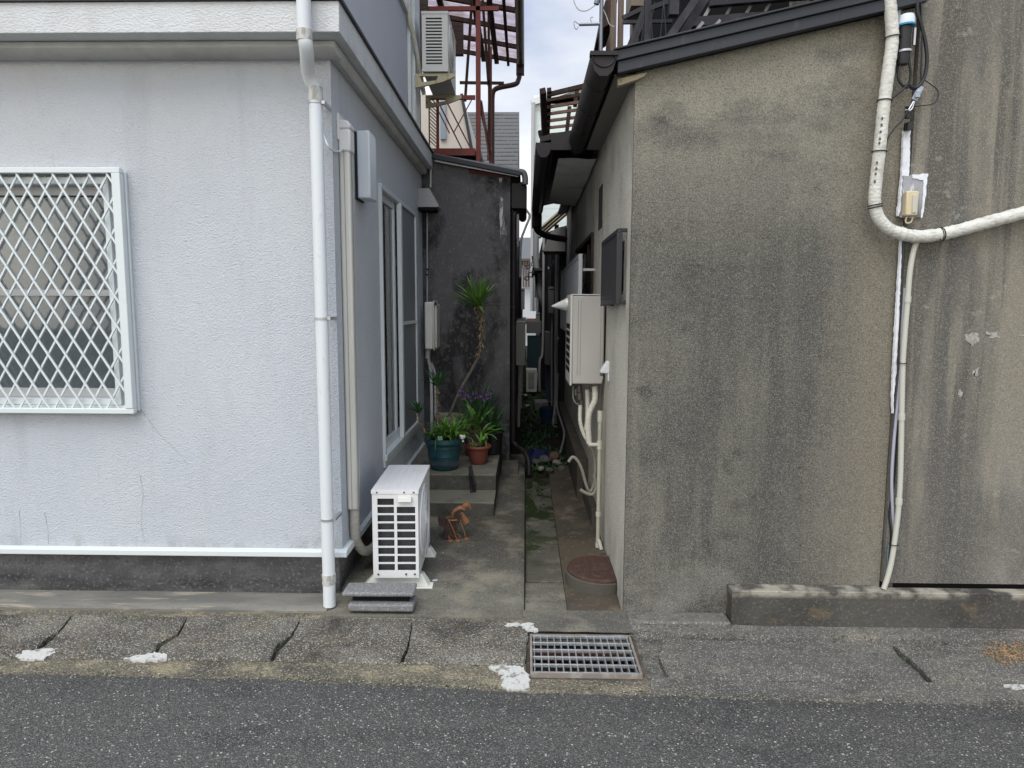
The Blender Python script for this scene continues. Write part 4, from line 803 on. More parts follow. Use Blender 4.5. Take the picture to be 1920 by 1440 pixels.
# roof: sloped sheet with folded verge
mb = MB()
def roofbar(x0, x1, zo0, zo1, ya, yb): mb.add([V(x, y, rz_(x) + zo) for y in (ya, yb) for (x, zo) in ((x0, zo0), (x1, zo0), (x1, zo1), (x0, zo1))], [(0, 1, 2, 3), (7, 6, 5, 4), (0, 4, 5, 1), (1, 5, 6, 2), (2, 6, 7, 3), (3, 7, 4, 0)])
roofbar(.42, XT, .0, .048, 3.50, 5.2); roofbar(.445, XT, -.056, -.001, 3.515, 3.56); roofbar(.42, XT, 0.0485, .058, 3.485, 3.53)
mb.build('verge', dkmetal, hr, .003)
mb = MB(); roofbar(.42, 1.93, .03, .06, 5.2, 9.4); mb.build('roof', dkmetal, hr)
mb = MB(); mb.add([V(.44, 3.56, rz_(.44) - .07), V(XR + .05, 3.56, rz_(XR) - .055), V(XR + .0, 3.56, rz_(XR) - .11), V(.46, 3.56, rz_(.44) - .115)] , [(0, 1, 2, 3)]); 
mb = MB(); mb.prism([(.45, 2.845 - .066), (.60, 2.845 - .034), (.585, 2.845 - .052), (XR, 2.845 - .070), (.455, 2.845 - .098)], 1, 3.56, 3.598); mb.build('eave_board', mat('peeling_board', (.36, .32, .22), .95, [('n', (30, 30, 30), .5, .6, (.18, .13, .08), .7)], [('n', (50, 50, 50), .7, .008)]), hr)
mb = MB(); mb.box((.44, 3.60, 2.80), (XR, 5.2, 2.815)); mb.build('soffit', mat('soffit_dark', (.20, .19, .17), .9), hr)
gut = MB(); gx = .375
prof = [(-.062, .055), (-.060, .02), (-.045, -.03), (-.02, -.055), (.02, -.055), (.045, -.03), (.060, .02), (.062, .055)]
def gutter(mb, x, z, ya, yb, s=1):
    n = len(prof); vs = [V(x + p[0] * s, y, z + p[1] * s) for y in (ya, yb) for p in prof] + [V(x + p[0] * s * .93, y, z + p[1] * s * .93 + .004) for y in (ya, yb) for p in prof]
    fs = [(i, i + 1, n + i + 1, n + i) for i in range(n - 1)] + [(2 * n + i, 3 * n + i, 3 * n + i + 1, 2 * n + i + 1) for i in range(n - 1)]
    fs += [tuple(range(n)), tuple(range(2 * n - 1, n - 1, -1)), (0, n, 3 * n, 2 * n), (n - 1, 3 * n - 1, 4 * n - 1, 2 * n - 1)]
    mb.add(vs, fs)
gutter(gut, gx, 2.83, 3.50, 5.25); gut.box((gx - .068, 3.486, 2.868), (gx + .068, 3.53, 2.888)); gut.tube([V(gx + .056 * math.cos(a), 3.497, 2.872 - .056 * abs(math.sin(a))) for a in [math.pi + math.pi * i / 12 for i in range(13)]], .004, 6)
gg = gut.build('gutter', dkbrown, hr)
mb = MB()
for y in (3.75, 4.2, 4.65, 5.1): MB().tube([V(gx + .064 * math.cos(a), y, 2.835 + .060 * math.sin(a)) for a in [math.pi + math.pi * i / 12 for i in range(13)]], .004, 6).build('gutter_bracket', dkbrown, gg)
# lower projecting eave with pale panel
mb = MB(); mb.add([V(x, y, z) for y in (5.22, 8.6) for (x, z) in ((.10, 2.86), (.56, 2.96), (.56, 2.99), (.10, 2.90))], [(0, 1, 2, 3), (7, 6, 5, 4), (0, 4, 5, 1), (1, 5, 6, 2), (2, 6, 7, 3), (3, 7, 4, 0)]); mb.box((.18, 5.20, 2.80), (XR, 5.23, 2.92)); mb.box((.18, 5.23, 2.80), (.2, 8.6, 2.88)); mb.build('lower_eave', dkbrown, hr)
mb = MB(); gutter(mb, .125, 2.80, 5.2, 8.65, .95); mb.tube(smooth([V(.13, 8.6, 2.76), V(.13, 8.6, 2.62), V(.18, 8.62, 2.56), V(.30, 8.7, 2.52), V(.5, 8.8, 2.50)], 5), .04, 12); mb.box((.07, 8.45, 2.62), (.19, 8.68, 2.80)); mb.build('gutter', dkbrown, hr)
mb = MB(); vs = []; fs = []
for i in range(13):
    y = 5.30 + i * .185
    for j in range(7):
        x = .24 + j * .048; vs.append(V(x, y, 2.76 + .008 * math.sin(i * 1.3 + j) * (j / 6) - .035 * (j / 6) * (i / 12)))
for i in range(12):
    for j in range(6): fs.append((i * 7 + j, i * 7 + j + 1, (i + 1) * 7 + j + 1, (i + 1) * 7 + j))
mb.add(vs, fs).build('soffit_panel', mat('white_soffit_board', (.66, .65, .62), .8, [('n', (3, 3, 3), .5, .7, (.33, .31, .28), .6)]), hr)
# window guard near the street
t = MB(); gx0_ = .49
t.box((gx0_, 3.735, 2.045), (gx0_ + .022, 4.52, 2.07)); t.box((gx0_, 3.735, 1.665), (gx0_ + .022, 4.52, 1.69)); t.box((gx0_ - .003, 3.735, 1.69), (gx0_ + .028, 3.765, 2.045)); t.box((gx0_ + .022, 3.74, 2.05), (XR, 3.76, 2.07)); t.box((gx0_ + .022, 3.74, 1.665), (XR, 3.76, 1.685)); t.box((gx0_, 4.495, 1.69), (gx0_ + .022, 4.52, 2.045))
sg = t.build('window_guard', mat('charcoal_aluminium', (.028, .028, .032), .5), hr, .002)
mb = MB(); y = 3.80
while y < 4.49: mb.box((gx0_ + .004, y, 1.69), (gx0_ + .018, y + .014, 2.045)); y += .042
mb.box((gx0_ + .006, 3.767, 1.70), (gx0_ + .014, 4.49, 1.72)); mb.box((gx0_ - .004, 4.0, 1.655), (gx0_ + .02, 4.5, 1.664)); mb.build('bar', mat('charcoal_aluminium', None), sg)
wn = MB(); wn.box((XR + .02, 3.86, 1.72), (XR + .05, 4.42, 1.745)); wn.box((XR + .02, 3.86, 1.995), (XR + .05, 4.42, 2.02)); wn.box((XR + .02, 3.86, 1.745), (XR + .05, 3.885, 1.995)); wn.box((XR + .02, 4.395, 1.745), (XR + .05, 4.42, 1.995))
wn = wn.build('window', mat('charcoal_aluminium', None), hr); MB().box((XR + .033, 3.885, 1.745), (XR + .038, 4.395, 1.995)).build('glass', glass, wn); MB().box((XR + .1, 3.86, 1.72), (XR + .11, 4.42, 2.02)).build('backing', blackm, wn)
# second window with pale louvred panel
wn = MB(); wn.box((XR - .02, 5.59, 1.50), (XR + .06, 5.63, 2.24)); wn.box((XR - .02, 5.63, 2.22), (XR + .06, 7.42, 2.25)); wn.box((XR - .01, 5.62, 1.55), (XR + .06, 7.4, 1.58)); wn.box((XR + .01, 6.3, 1.58), (XR + .04, 6.34, 2.22)); wn = wn.build('window', mat('wood_frame', (.035, .024, .02), .7), hr)
MB().box((XR + .045, 5.63, 1.58), (XR + .05, 7.4, 2.22)).build('glass', glass, wn); MB().box((XR + .12, 5.6, 1.55), (XR + .13, 7.4, 2.24)).build('curtain', mat('blue_reflection_sheet', (.012, .035, .075), .8, [('n', (20, 20, 1), .45, .6, (.02, .06, .12), .6)]), wn)  # dark sheet behind the glass, blue reflection put into its colour
lv = MB(); lx = .42; lv.box((lx - .01, 5.40, 1.40), (lx + .02, 5.44, 2.06)); lv.box((lx - .01, 8.06, 1.40), (lx + .02, 8.1, 2.06)); lv.box((lx - .01, 5.44, 2.03), (lx + .02, 8.06, 2.06)); lv.box((lx - .01, 5.44, 1.40), (lx + .02, 8.06, 1.43)); lv.box((lx + .02, 5.42, 1.93), (XR, 5.45, 1.95)); lv.box((lx + .02, 8.0, 1.93), (XR, 8.03, 1.95))
lv = lv.build('louvred_screen', mat('grey_screen', (.44, .455, .48), .5), hr, .002)
mb = MB()
for i in range(42): y = 5.46 + i * .062; mb.box((lx - .004, y, 1.43), (lx + .012, y + .045, 2.03), rz=R(8))
mb.build('slat', mat('grey_screen', None), lv)
# dark slot vent
MB().box((XR - .006, 5.0, 2.22), (XR - .001, 5.22, 2.52)).build('slot_vent', mat('slot_dark', (.05, .047, .045), .8), hr)
mb = MB(); mb.box((XR - .012, 5.25, 1.58), (XR - .001, 5.56, 2.75)); 
# ================================================================== TALL NEIGHBOUR (far right)
ht = thing('tall_house', 'tall brown streaked rendered wall house at the right edge', 'house', (2.5, 3.58, 0))
mb = MB(); mb.box((1.934, 3.575, .178), (7, 3.75, 6.2)); mb.box((1.945, 3.75, .178), (2.1, 9, 6.2)); mb.build('wall', stuccoT, ht)
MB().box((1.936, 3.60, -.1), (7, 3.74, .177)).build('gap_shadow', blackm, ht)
B('seam_filler', (XT, 3.612, -.1), (1.934, 3.74, 6.1), mat('seam_mortar', (.13, .12, .11), .95), ht)
MB().box((3.405, 3.50, -.12), (8, 3.574, .153)).build('plinth', plm, ht, .004)
# peeled white spots
for pts in ([(1810, 628), (1832, 622), (1836, 640), (1822, 648), (1812, 640)], [(1848, 624), (1870, 620), (1874, 632), (1856, 634)], [(1912, 629), (1925, 624), (1925, 634)], [(1826, 694), (1836, 690), (1832, 706), (1824, 702)], [(1800, 730), (1808, 738), (1802, 745), (1797, 738)]):
    blob_patch(pts, 3.5735, mat('peeled_spot', (.36, .35, .33), .9, [('n', (60, 60, 60), .45, .6, (.26, .24, .21), .9)]), 'peeled_spot', ht, 2.2, .001)

# ---- putty line and service gear along the seam
Yw = 3.57
pu = thing('sealant_strip', 'white putty strip smeared down the seam between the two right walls', 'sealant', (1.92, 3.57, 1.5))
def strip(px, name, m, Yn=Yw, jit=.0022, th=.012):
    vs = []; fs = []; pts = []
    for i in range(len(px) - 1):
        (xa, xb, y), (xc, xd, y2) = px[i], px[i + 1]; n = max(2, int(abs(y2 - y) / 5))
        for j in range(n): t = j / n; pts.append((xa + (xc - xa) * t, xb + (xd - xb) * t, y + (y2 - y) * t))
    pts.append(px[-1])
    for (xa, xb, y) in pts:
        a = at(xa, y, Y=Yn) + V(random.uniform(-jit, jit), 0, 0); b = at(xb, y, Y=Yn) + V(random.uniform(-jit, jit), 0, 0)
        vs += [V(a.x, Yn + th, a.z), V(a.x + .003, Yn, a.z), V(b.x - .003, Yn - .002, b.z), V(b.x, Yn + th, b.z)]
    for i in range(len(pts) - 1):
        for kx in range(3): a = i * 4 + kx; fs.append((a, a + 1, a + 5, a + 4))
    return MB().add(vs, fs).build(name, m, pu)
strip([(1678, 1689, -20), (1680, 1690, 30), (1682, 1688, 50)], 'putty', putty)
strip([(1694, 1708, 244), (1690, 1706, 320), (1686, 1697, 370), (1682, 1686, 405)], 'putty', putty)
strip([(1689, 1696, 425), (1688, 1692, 455), (1684, 1690, 520), (1679, 1686, 600), (1674, 1681, 700), (1672, 1677, 740), (1673, 1676, 775)], 'putty', putty)
strip([(1692, 1702, 455), (1688, 1697, 520), (1683, 1690, 600), (1679, 1686, 700), (1675, 1684, 800), (1668, 1678, 950), (1664, 1674, 1100)], 'joint_board', mat('joint_dark', (.075, .08, .09), .7, [('n', (20, 20, 3), .5, .65, (.14, .14, .14), .7)]), Yn=3.585, jit=.001)
blob_patch([(1694, 330), (1738, 327), (1736, 372), (1728, 409), (1688, 408), (1692, 370)], 3.562, puttyg, 'putty_patch', pu, 1.5, .01)
blob_patch([(1710, 328), (1740, 325), (1738, 345), (1735, 372), (1730, 408), (1726, 408), (1731, 370), (1732, 338), (1712, 334)], 3.558, putty, 'putty', pu, 1.0, .01)
cb = thing('breaker_box', 'cream rectangular plastic cover on the putty patch above the bent white pipe', 'junction box', (1.97, 3.53, 2.1))
a, b_ = at(1700, 358, Y=3.52), at(1720, 404, Y=3.52)
MB().box((a.x, 3.515, b_.z), (b_.x + .0, 3.556, a.z)).build('cover', mat('cream_plastic', (.58, .50, .33), .5), cb, .006); MB().box((a.x + .028, 3.509, b_.z + .012), (b_.x - .01, 3.5145, a.z - .02)).build('face', mat('faded_grey_face', (.50, .48, .42), .6), cb, .002)
mb = MB(); mb.tube(smooth([at(1702, 404, Y=3.54), at(1698, 412, Y=3.54), at(1700, 418, Y=3.54), at(1708, 416, Y=3.54), at(1712, 406, Y=3.54)], 4), .004, 6); mb.build('wire', mat('cream_plastic', None), cb)

bp = thing('wrapped_pipe', 'thick white taped pipe curving down and across the brown wall', 'pipe', (1.8, 3.5, 2.3))
ctr = [(1662, -60), (1668, 0), (1673, 70), (1666, 130), (1657, 200), (1648, 290), (1642, 345), (1640, 380), (1647, 408), (1668, 430), (1700, 441), (1735, 443), (1780, 436), (1840, 420), (1900, 404), (1990, 380)]
pts = smooth(W(3.52, *ctr), 14); nP = len(pts)
rr = [.0285 + (.0009 * math.sin(i * 1.9) + .0012 * random.random() if i < nP * .62 else .0045 * random.random() + .001) for i in range(nP)]
MB().tube(pts, rr, 20).build('lagging', tapew, bp)
mb = MB()
def tie(px, py, Y, r, parent, dx=(0, 0, 1)):
    p = at(px, py, Y=Y); i = min(range(nP), key=lambda j: (pts[j] - p).length); d = (pts[min(i + 1, nP - 1)] - pts[i - 1]).normalized()
    a = d.cross(V(0, 1, 0)).normalized(); b = d.cross(a)
    return [pts[i] + (a * math.cos(t) + b * math.sin(t)) * r for t in [2 * math.pi * j / 20 for j in range(21)]]
for (x, y) in ((1670, 68), (1656, 190), (1650, 283), (1641, 384), (1642, 388), (1763, 440), (1767, 439)): mb.tube(tie(x, y, 3.52, .033, bp), .0028, 6)
mb.tube(smooth(W(3.49, (1763, 448), (1764, 456), (1762, 462)), 4), .0025, 6)
mb.build('tie', blackp, bp)
mb = MB()
for y in (222, 234, 247, 260, 268, 305, 316, 326, 340): mb.ball(at(1651 + (y - 250) * -.12, y, Y=3.492), .006, (1, .3, 1.3), 6)
mb.build('tape_nick', mat('nick_grey', (.12, .12, .12), .9), bp)
fc = thing('flexible_conduit', 'ribbed cream flexible conduit dropping along the seam to the plinth', 'conduit', (1.93, 3.53, .8))
pts2 = smooth(W(3.54, (1720, 452), (1713, 470), (1706, 510), (1702, 560), (1697, 620), (1693, 680), (1691, 760), (1690, 820), (1688, 900), (1684, 960), (1678, 1010), (1672, 1050), (1665, 1080), (1657, 1104)), 24)
MB().tube(pts2, [.0125 + (.0014 if i % 2 else 0) for i in range(len(pts2))], 12).build('tube', mat('cream_conduit', (.50, .49, .43), .55), fc)
mb = MB()
for i in (70, 150, 205): mb.tube([pts2[i], pts2[i + 5]], .0165, 12)
mb.build('coupling', mat('cream_conduit', None), fc)
mb = MB()
for (x, y) in ((1692, 681), (1676, 1021)):
    c = at(x, y, Y=3.54); mb.tube([c + V(.02 * math.cos(t), .018 * math.sin(t), 0) for t in [2 * math.pi * j / 16 for j in range(17)]], .0025, 6)
mb.build('tie', blackp, fc)
c2 = smooth(W(3.565, (1697, 540), (1692, 620), (1690, 680), (1685, 740), (1676, 830), (1672, 900), (1674, 960), (1678, 1010), (1674, 1040)), 8)
tag(MB().tube(c2, .008, 10).build('cable', mat('lilac_cable', (.38, .38, .46), .5)), 'flat grey lilac cable beside the ribbed conduit along the seam', 'cable')
c3 = smooth(W(3.57, (1690, 640), (1688, 700), (1683, 800), (1677, 900), (1667, 960), (1670, 1000), (1668, 1060)), 8)
tag(MB().tube(c3, .004, 8).build('cable', blackp), 'thin black cable hanging along the lower seam', 'cable')
c3 = smooth(W(3.555, (1666, 1022), (1664, 1050), (1666, 1070), (1661, 1076), (1664, 1062), (1668, 1045)), 6)
tag(MB().tube(c3, .0025, 6).build('wire', mat('teal_wire', (.10, .22, .23), .6)), 'short teal wire looped near the foot of the ribbed conduit', 'wire')
en = thing('cable_entry', 'black service cable bundle under a white cap with blue ring', 'cable entry', (1.87, 3.52, 3.0))
a = at(1700, 38, Y=3.52)
mb = MB(); mb.lathe((a.x, 3.52, a.z - .022), [(.038, 0), (.036, .03), (.031, .045), (.012, .048)], 20, True, True); mb.build('cap', mat('cap_bluewhite', (.62, .68, .72), .4), en)
mb = MB(); mb.lathe((a.x, 3.52, a.z - .028), [(.0395, 0), (.0395, .008)], 20, True, True); mb.build('ring', mat('blue_ring', (.03, .25, .45), .4), en)
mb = MB(); mb.lathe((a.x - .004, 3.525, a.z - .205), [(.026, 0), (.030, .03), (.030, .175)], 16, True, True); mb.box((a.x - .045, 3.53, a.z - .19), (a.x - .022, 3.565, a.z - .03)); mb.build('body', blackp, en)
mb = MB(); mb.tube([V(a.x, 3.52, a.z - .15), V(a.x, 3.52, a.z - .14)], .033, 16); mb.box((a.x + .045, 3.53, a.z - .11), (a.x + .055, 3.545, a.z - .03)); mb.build('clamp', alug, en)
def cab(ptsx, r, label, Y=3.52, m=None):
    return tag(MB().tube(smooth(W(Y, *ptsx), 8), r, 8).build('cable', m or blackp), label, 'cable')
cab([(1695, 95), (1688, 120), (1684, 145), (1692, 160), (1703, 163), (1708, 140), (1704, 115), (1700, 96)], .006, 'black cable loop hanging from the capped cable bundle')
cab([(1688, 92), (1682, 125), (1688, 155), (1698, 160), (1706, 150), (1706, 120), (1702, 98)], .005, 'inner black cable loop under the capped bundle', 3.535)
cab([(1720, -30), (1720, 20), (1727, 45), (1735, 80), (1738, 115), (1733, 145), (1722, 162), (1712, 165), (1702, 158)], .009, 'thick black cable sweeping down right of the capped bundle')
cab([(1726, -30), (1728, 40), (1728, 100), (1727, 140), (1728, 150)], .004, 'thin straight black wire right of the capped bundle')
cab([(1679, -30), (1681, 40), (1680, 90)], .005, 'blue black wire between the thick pipe and the bundle', 3.54, mat('blue_wire', (.02, .05, .12), .5))
cab([(1728, 147), (1745, 158), (1758, 170), (1758, 185), (1748, 195), (1730, 198), (1715, 200)], .0025, 'fine black wire looping out over the brown wall')
cab([(1702, 158), (1690, 170), (1675, 182), (1664, 192)], .006, 'black cable tied back to the thick white pipe')
cab([(1702, 205), (1692, 225), (1678, 240), (1664, 262), (1656, 300)], .004, 'black wire slanting down behind the thick white pipe')
cl = thing('anchor_clamp', 'grey wire anchor clamp hanging aslant below the cable loops', 'clamp', (1.9, 3.52, 2.6))
mb = MB(); a, b_ = at(1727, 162, Y=3.52), at(1714, 188, Y=3.52); mb.bar(a, b_, .028, .012, up=(0, 1, 0)); mb.ball(a.lerp(b_, .45) + V(0, -.01, 0), .014, (1, .5, 1), 10); mb.box(a.lerp(b_, .7) - V(.012, .016, .01), a.lerp(b_, .7) + V(.012, 0, .01)); mb.build('plate', mat('clamp_blue_grey', (.32, .36, .42), .4), cl, .002)
mb = MB(); mb.tube(smooth(W(3.52, (1713, 190), (1706, 202), (1703, 206), (1697, 206)), 4), .004, 6); mb.tube(smooth(W(3.52, (1715, 190), (1710, 204), (1704, 208)), 4), .003, 6); mb.build('bail', alug, cl)
mb = MB(); mb.bar(at(1703, 200, Y=3.545), at(1702, 222, Y=3.545), .022, .02, up=(0, 1, 0)); mb.box((at(1701, 230, Y=3.54).x, 3.53, at(1701, 243, Y=3.54).z), (at(1711, 230, Y=3.54).x, 3.57, at(1701, 229, Y=3.54).z)); mb.build('anchor', blackp, cl)

# ================================================================== WATER HEATER ON SIDE WALL
wh = thing('water_heater', 'grey beige gas water heater hung on the pale side wall of the alley', 'water heater', (.45, 4.85, 1.13))
x0, x1, y0, y1, z0, z1 = .305, .53, 4.62, 5.10, 1.13, 1.725
MB().box((x0 + .012, y0, z0), (x1, y1, z1)).build('case', heaterm, wh, .006)
MB().box((x0 - .004, y0 - .004, z0 - .012), (x0 + .0115, y1 + .004, z1 + .002)).build('front_cover', mat('heater_front', (.50, .49, .46), .45), wh, .004)
MB().box((x0 - .0, y0 - .003, z1 + .0025), (x1 + .004, y1 + .003, z1 + .010)).build('lid', mat('heater_front', None), wh, .003)
mb = MB()
for xx in (x0 + .045, x0 + .063, x1 - .028, x1 - .012): mb.bar((xx, y0 - .001, z0 + .06), (xx, y0 - .001, z1 - .03), .008, .006, up=(0, 1, 0))
mb.build('rib', heaterm, wh, .002)
mb = MB()
for i in range(7): zz = z0 + .07 + i * .05; mb.box((x0 - .0052, y0 + .03, zz), (x0 - .0042, y0 + .42, zz + .034))
mb.build('vent_slot', blackm, wh)
cx, cy, czz = .245, 5.12, 1.668
mb = MB(); vs = []; fs = []; n = 20
for i, (t, r) in enumerate(((0, .046), (.018, .046), (.022, .042), (.095, .014), (.118, .004))):
    for j in range(n): a = 2 * math.pi * j / n; vs.append(V(.305 - t, cy - .16 + r * math.cos(a), czz + r * math.sin(a) - t * .12))
for i in range(4):
    for j in range(n): fs.append((i * n + j, i * n + (j + 1) % n, (i + 1) * n + (j + 1) % n, (i + 1) * n + j))
fs += [tuple(range(n)), tuple(4 * n + j for j in range(n))]
mb.add(vs, fs).build('flue_cap', mat('flue_white', (.55, .55, .53), .3, metal=.1), wh)
# pipes beneath it
pp = thing('heater_pipes', 'taped white supply pipes dropping below the water heater', 'pipes', (.5, 4.7, .8))
def wrap(ptsx, r, name, m, par, Y=4.68, n=10, rib=.0016):
    P = smooth([at(p[0], p[1], Y=p[2] if len(p) > 2 else Y) for p in ptsx], n); return MB().tube(P, [r + (rib if i % 3 == 0 else 0) for i in range(len(P))], 14).build(name, m, par)
wrap([(1115, 724), (1115, 750), (1105, 775), (1103, 800), (1105, 832)], .020, 'thick_pipe', tape, pp)
wrap([(1101, 730), (1102, 760), (1101, 790), (1098, 806)], .016, 'middle_pipe', tape, pp, Y=4.74)
wrap([(1088, 760), (1088, 790), (1094, 812), (1103, 828)], .013, 'thin_pipe', tape, pp, Y=4.72)
wrap([(1106, 836), (1113, 850), (1116, 870), (1115, 900), (1110, 918), (1104, 920), (1098, 905), (1091, 880), (1083, 864), (1074, 857), (1066, 866)], .011, 'hose_loop', mat('grey_hose', (.24, .23, .19), .6), pp, Y=4.8, rib=.0005)
wrap([(1114, 890), (1118, 912), (1112, 926), (1100, 925), (1088, 918)], .012, 'lower_hose', mat('grey_hose', None), pp, Y=4.72, rib=.0005)
wrap([(1075, 724), (1075, 745), (1080, 756), (1086, 757)], .006, 'gas_tube', mat('grey_hose', None), pp, Y=4.8, rib=0)
mb = MB(); 
for (x, y, r) in ((1086, 728, .018), (1087, 742, .022), (1090, 756, .015), (1080, 735, .012), (1108, 727, .014)): mb.tube([at(x, y - 6, Y=4.76), at(x, y + 7, Y=4.76)], r, 12)
mb.build('valve', mat('tarnished_brass', (.13, .125, .11), .45, metal=.6), pp)
pv = thing('drain_pipe', 'slim olive beige plastic pipe running down the side wall to the manhole', 'pipe', (.53, 4.6, 0))
X_ = .515; Yp = 4.52; zt_ = at(1125, 775, X=X_).z; 
mb = MB(); xx = at(1124, 850, Y=Yp).x; mb.tube([V(xx, Yp, at(1124, 772, Y=Yp).z), V(xx, Yp, at(1124, 1020, Y=Yp).z)] + smooth([V(xx, Yp, at(1124, 1024, Y=Yp).z), V(xx + .004, Yp - .01, .07), V(xx + .02, Yp - .06, .02)], 4), .0135, 14); mb.build('tube', pvcb, pv)
mb = MB(); [mb.tube([V(xx, Yp, at(1124, y, Y=Yp).z), V(xx, Yp, at(1124, y + h, Y=Yp).z)], r, 14) for (y, h, r) in ((770, 20, .018), (826, 16, .019), (960, 8, .018), (1018, 8, .0165))]; mb.tube([V(xx - .075, Yp, at(1124, 834, Y=Yp).z), V(xx, Yp, at(1124, 834, Y=Yp).z)], .0135, 12); mb.build('joint', mat('beige_pvc_pale', (.48, .47, .40), .55), pv)
oc = thing('outlet_cover', 'small white rainproof outlet cover beside the water heater', 'outlet', (.53, 4.4, 1.2))
a = at(1131, 674, X=.52); mb = MB(); mb.prism([(XR, a.z), (XR - .018, a.z), (XR - .055, a.z - .055), (XR - .058, a.z - .078), (XR, a.z - .078)], 1, 4.40, 4.47); mb.build('hood', mat('outlet_white', (.66, .68, .70), .4), oc, .006); MB().box((XR - .012, 4.40, a.z - .13), (XR - .001, 4.47, a.z - .0785)).build('backplate', mat('outlet_white', None), oc, .003)
mb = MB(); mb.tube(smooth([V(XR - .035, 4.435, a.z - .08), V(XR - .03, 4.47, a.z - .12), V(xx, Yp, a.z - .2)], 5) + [V(xx, Yp, zt_ - .05)], .007, 8); mb.tube([V(XR - .045, 4.43, a.z - .098), V(XR - .045, 4.43, a.z - .079)], .012, 10); mb.build('cord', mat('dark_olive_cord', (.09, .085, .07), .6), oc)

# ================================================================== MANHOLE, GRATE
mh = thing('manhole', 'round rust-brown manhole cover in a raised concrete ring against the corner', 'manhole', (.47, 4.06, 0))
def disc(cx, cy, r, z0, z1, xc, n=48):
    poly = []
    for i in range(n + 1):
        a = 2 * math.pi * i / n; x = cx + r * math.cos(a); poly.append((min(x, xc), cy + r * math.sin(a)))
    out_ = []; [out_.append(p) for p in poly if not out_ or (abs(p[0] - out_[-1][0]) + abs(p[1] - out_[-1][1])) > 1e-5]
    if abs(out_[0][0] - out_[-1][0]) + abs(out_[0][1] - out_[-1][1]) < 1e-5: out_.pop()
    return MB().prism(out_, 2, z0, z1)
disc(.475, 4.055, .222, -.06, .044, XR - .003).build('ring', mat('ring_concrete', (.085, .08, .066), .92, [('n', (9, 9, 9), .48, .64, (.075, .07, .06), .7)], [('n', (50, 50, 50), .7, .006)]), mh, .006)
disc(.475, 4.055, .213, .0445, .058, XR - .004).build('cover', castiron, mh, .002)
mb = MB()
for i in range(-9, 10):
    for j in range(-9, 10):
        x = .475 + i * .021; y = 4.055 + j * .021
        if (x - .475) ** 2 + (y - 4.055) ** 2 < .185 ** 2 and x < XR - .014 and not (abs(i) < 3 and abs(j) < 2): mb.box((x - .0065, y - .0065, .0581), (x + .0065, y + .0065, .0605))
mb.tube([V(min(.475 + .2 * math.cos(a), XR - .006), 4.055 + .2 * math.sin(a), .058) for a in [2 * math.pi * i / 48 for i in range(49)]], .004, 6)
mb.build('tread_pattern', castiron, mh)
gr = thing('drain_grate', 'galvanised steel drain grate set in the kerb before the alley', 'drain grate', (.28, 3.1, zp))
mb = MB(); nb = 15; gzt = zp + .006
for i in range(nb): x = GX0 + .022 + (GX1 - GX0 - .044) * i / (nb - 1); mb.box((x - .0028, GY0 + .014, gzt - .036), (x + .0028, GY1 - .014, gzt - .001))
mb.build('bearing_bars', zinc, gr)
mb = MB(); 
for j in range(6): y = GY0 + .018 + (GY1 - GY0 - .036) * j / 5; mb.box((GX0 + .014, y - .004, gzt - .014), (GX1 - .014, y + .004, gzt + .002))
mb.build('cross_bars', zinc, gr, .001)
mb = MB(); mb.grid(2, [GX0 + .001, GX0 + .012, GX1 - .012, GX1 - .001], [GY0 + .001, GY0 + .012, GY1 - .012, GY1 - .001], zp - .05, zp + .008, holes={(1, 1)}); mb.build('frame', mat('rusty_frame', (.22, .19, .165), .8, [('n', (20, 20, 20), .48, .62, (.33, .31, .28), .7)]), gr)
mb = MB(); mb.box((GX0 + .0, GY1 - .02, zp - .13), (GX1, GY1 - .002, zp - .09)); mb.build('ledge', mat('brick_red_ledge', (.14, .065, .045), .9), gr)

# ================================================================== POTS AND PLANTS
ZT = .276
def pot(name, label, c, prof, m, soilz, soilr, lip=None):
    t = thing(name, label, 'plant pot', c)
    MB().lathe(c, prof, 32).build('pot', m, t); MB().lathe(V(*c) + V(0, 0, soilz - .01), [(soilr, 0), (soilr * .6, .012), (.005, .016)], 24, True, True).build('soil', soil, t); return t
c1 = (-.69, 5.70, ZT)
pot('plant_pot', 'large teal plastic pot with ribbed rim on the front of the step', c1, [(.105, 0), (.118, .015), (.126, .06), (.129, .062), (.127, .075), (.134, .12), (.137, .122), (.135, .134), (.142, .19), (.147, .192), (.145, .205), (.147, .215), (.166, .235), (.164, .27), (.150, .272), (.146, .255)], tealpot, .25, .147)
c2 = (-.412, 5.90, ZT)
pot('plant_pot', 'small round terracotta bowl pot on the step beside the teal pot', c2, [(.062, 0), (.074, .015), (.090, .10), (.098, .135), (.112, .140), (.118, .152), (.112, .166), (.098, .166), (.094, .150)], terra, .145, .095)
c3_ = (-.45, 6.22, ZT)
pot('plant_pot', 'brown deep pot behind the small terracotta bowl', c3_, [(.09, 0), (.10, .02), (.115, .22), (.13, .235), (.13, .262), (.118, .262), (.115, .24)], brownpot, .235, .115)
c4 = (-.72, 6.35, ZT)
pot('plant_pot', 'beige stone-coloured pot at the back behind the teal pot', c4, [(.09, 0), (.105, .02), (.125, .30), (.14, .32), (.14, .36), (.125, .36), (.12, .33)], mat('beige_pot', (.26, .235, .18), .8), .33, .12)
c5 = (-.30, 6.30, ZT)
pot('plant_pot', 'black plastic nursery pot at the right rear of the step', c5, [(.07, 0), (.08, .01), (.095, .20), (.105, .205), (.105, .22), (.095, .22), (.092, .2)], blackp, .2, .09)

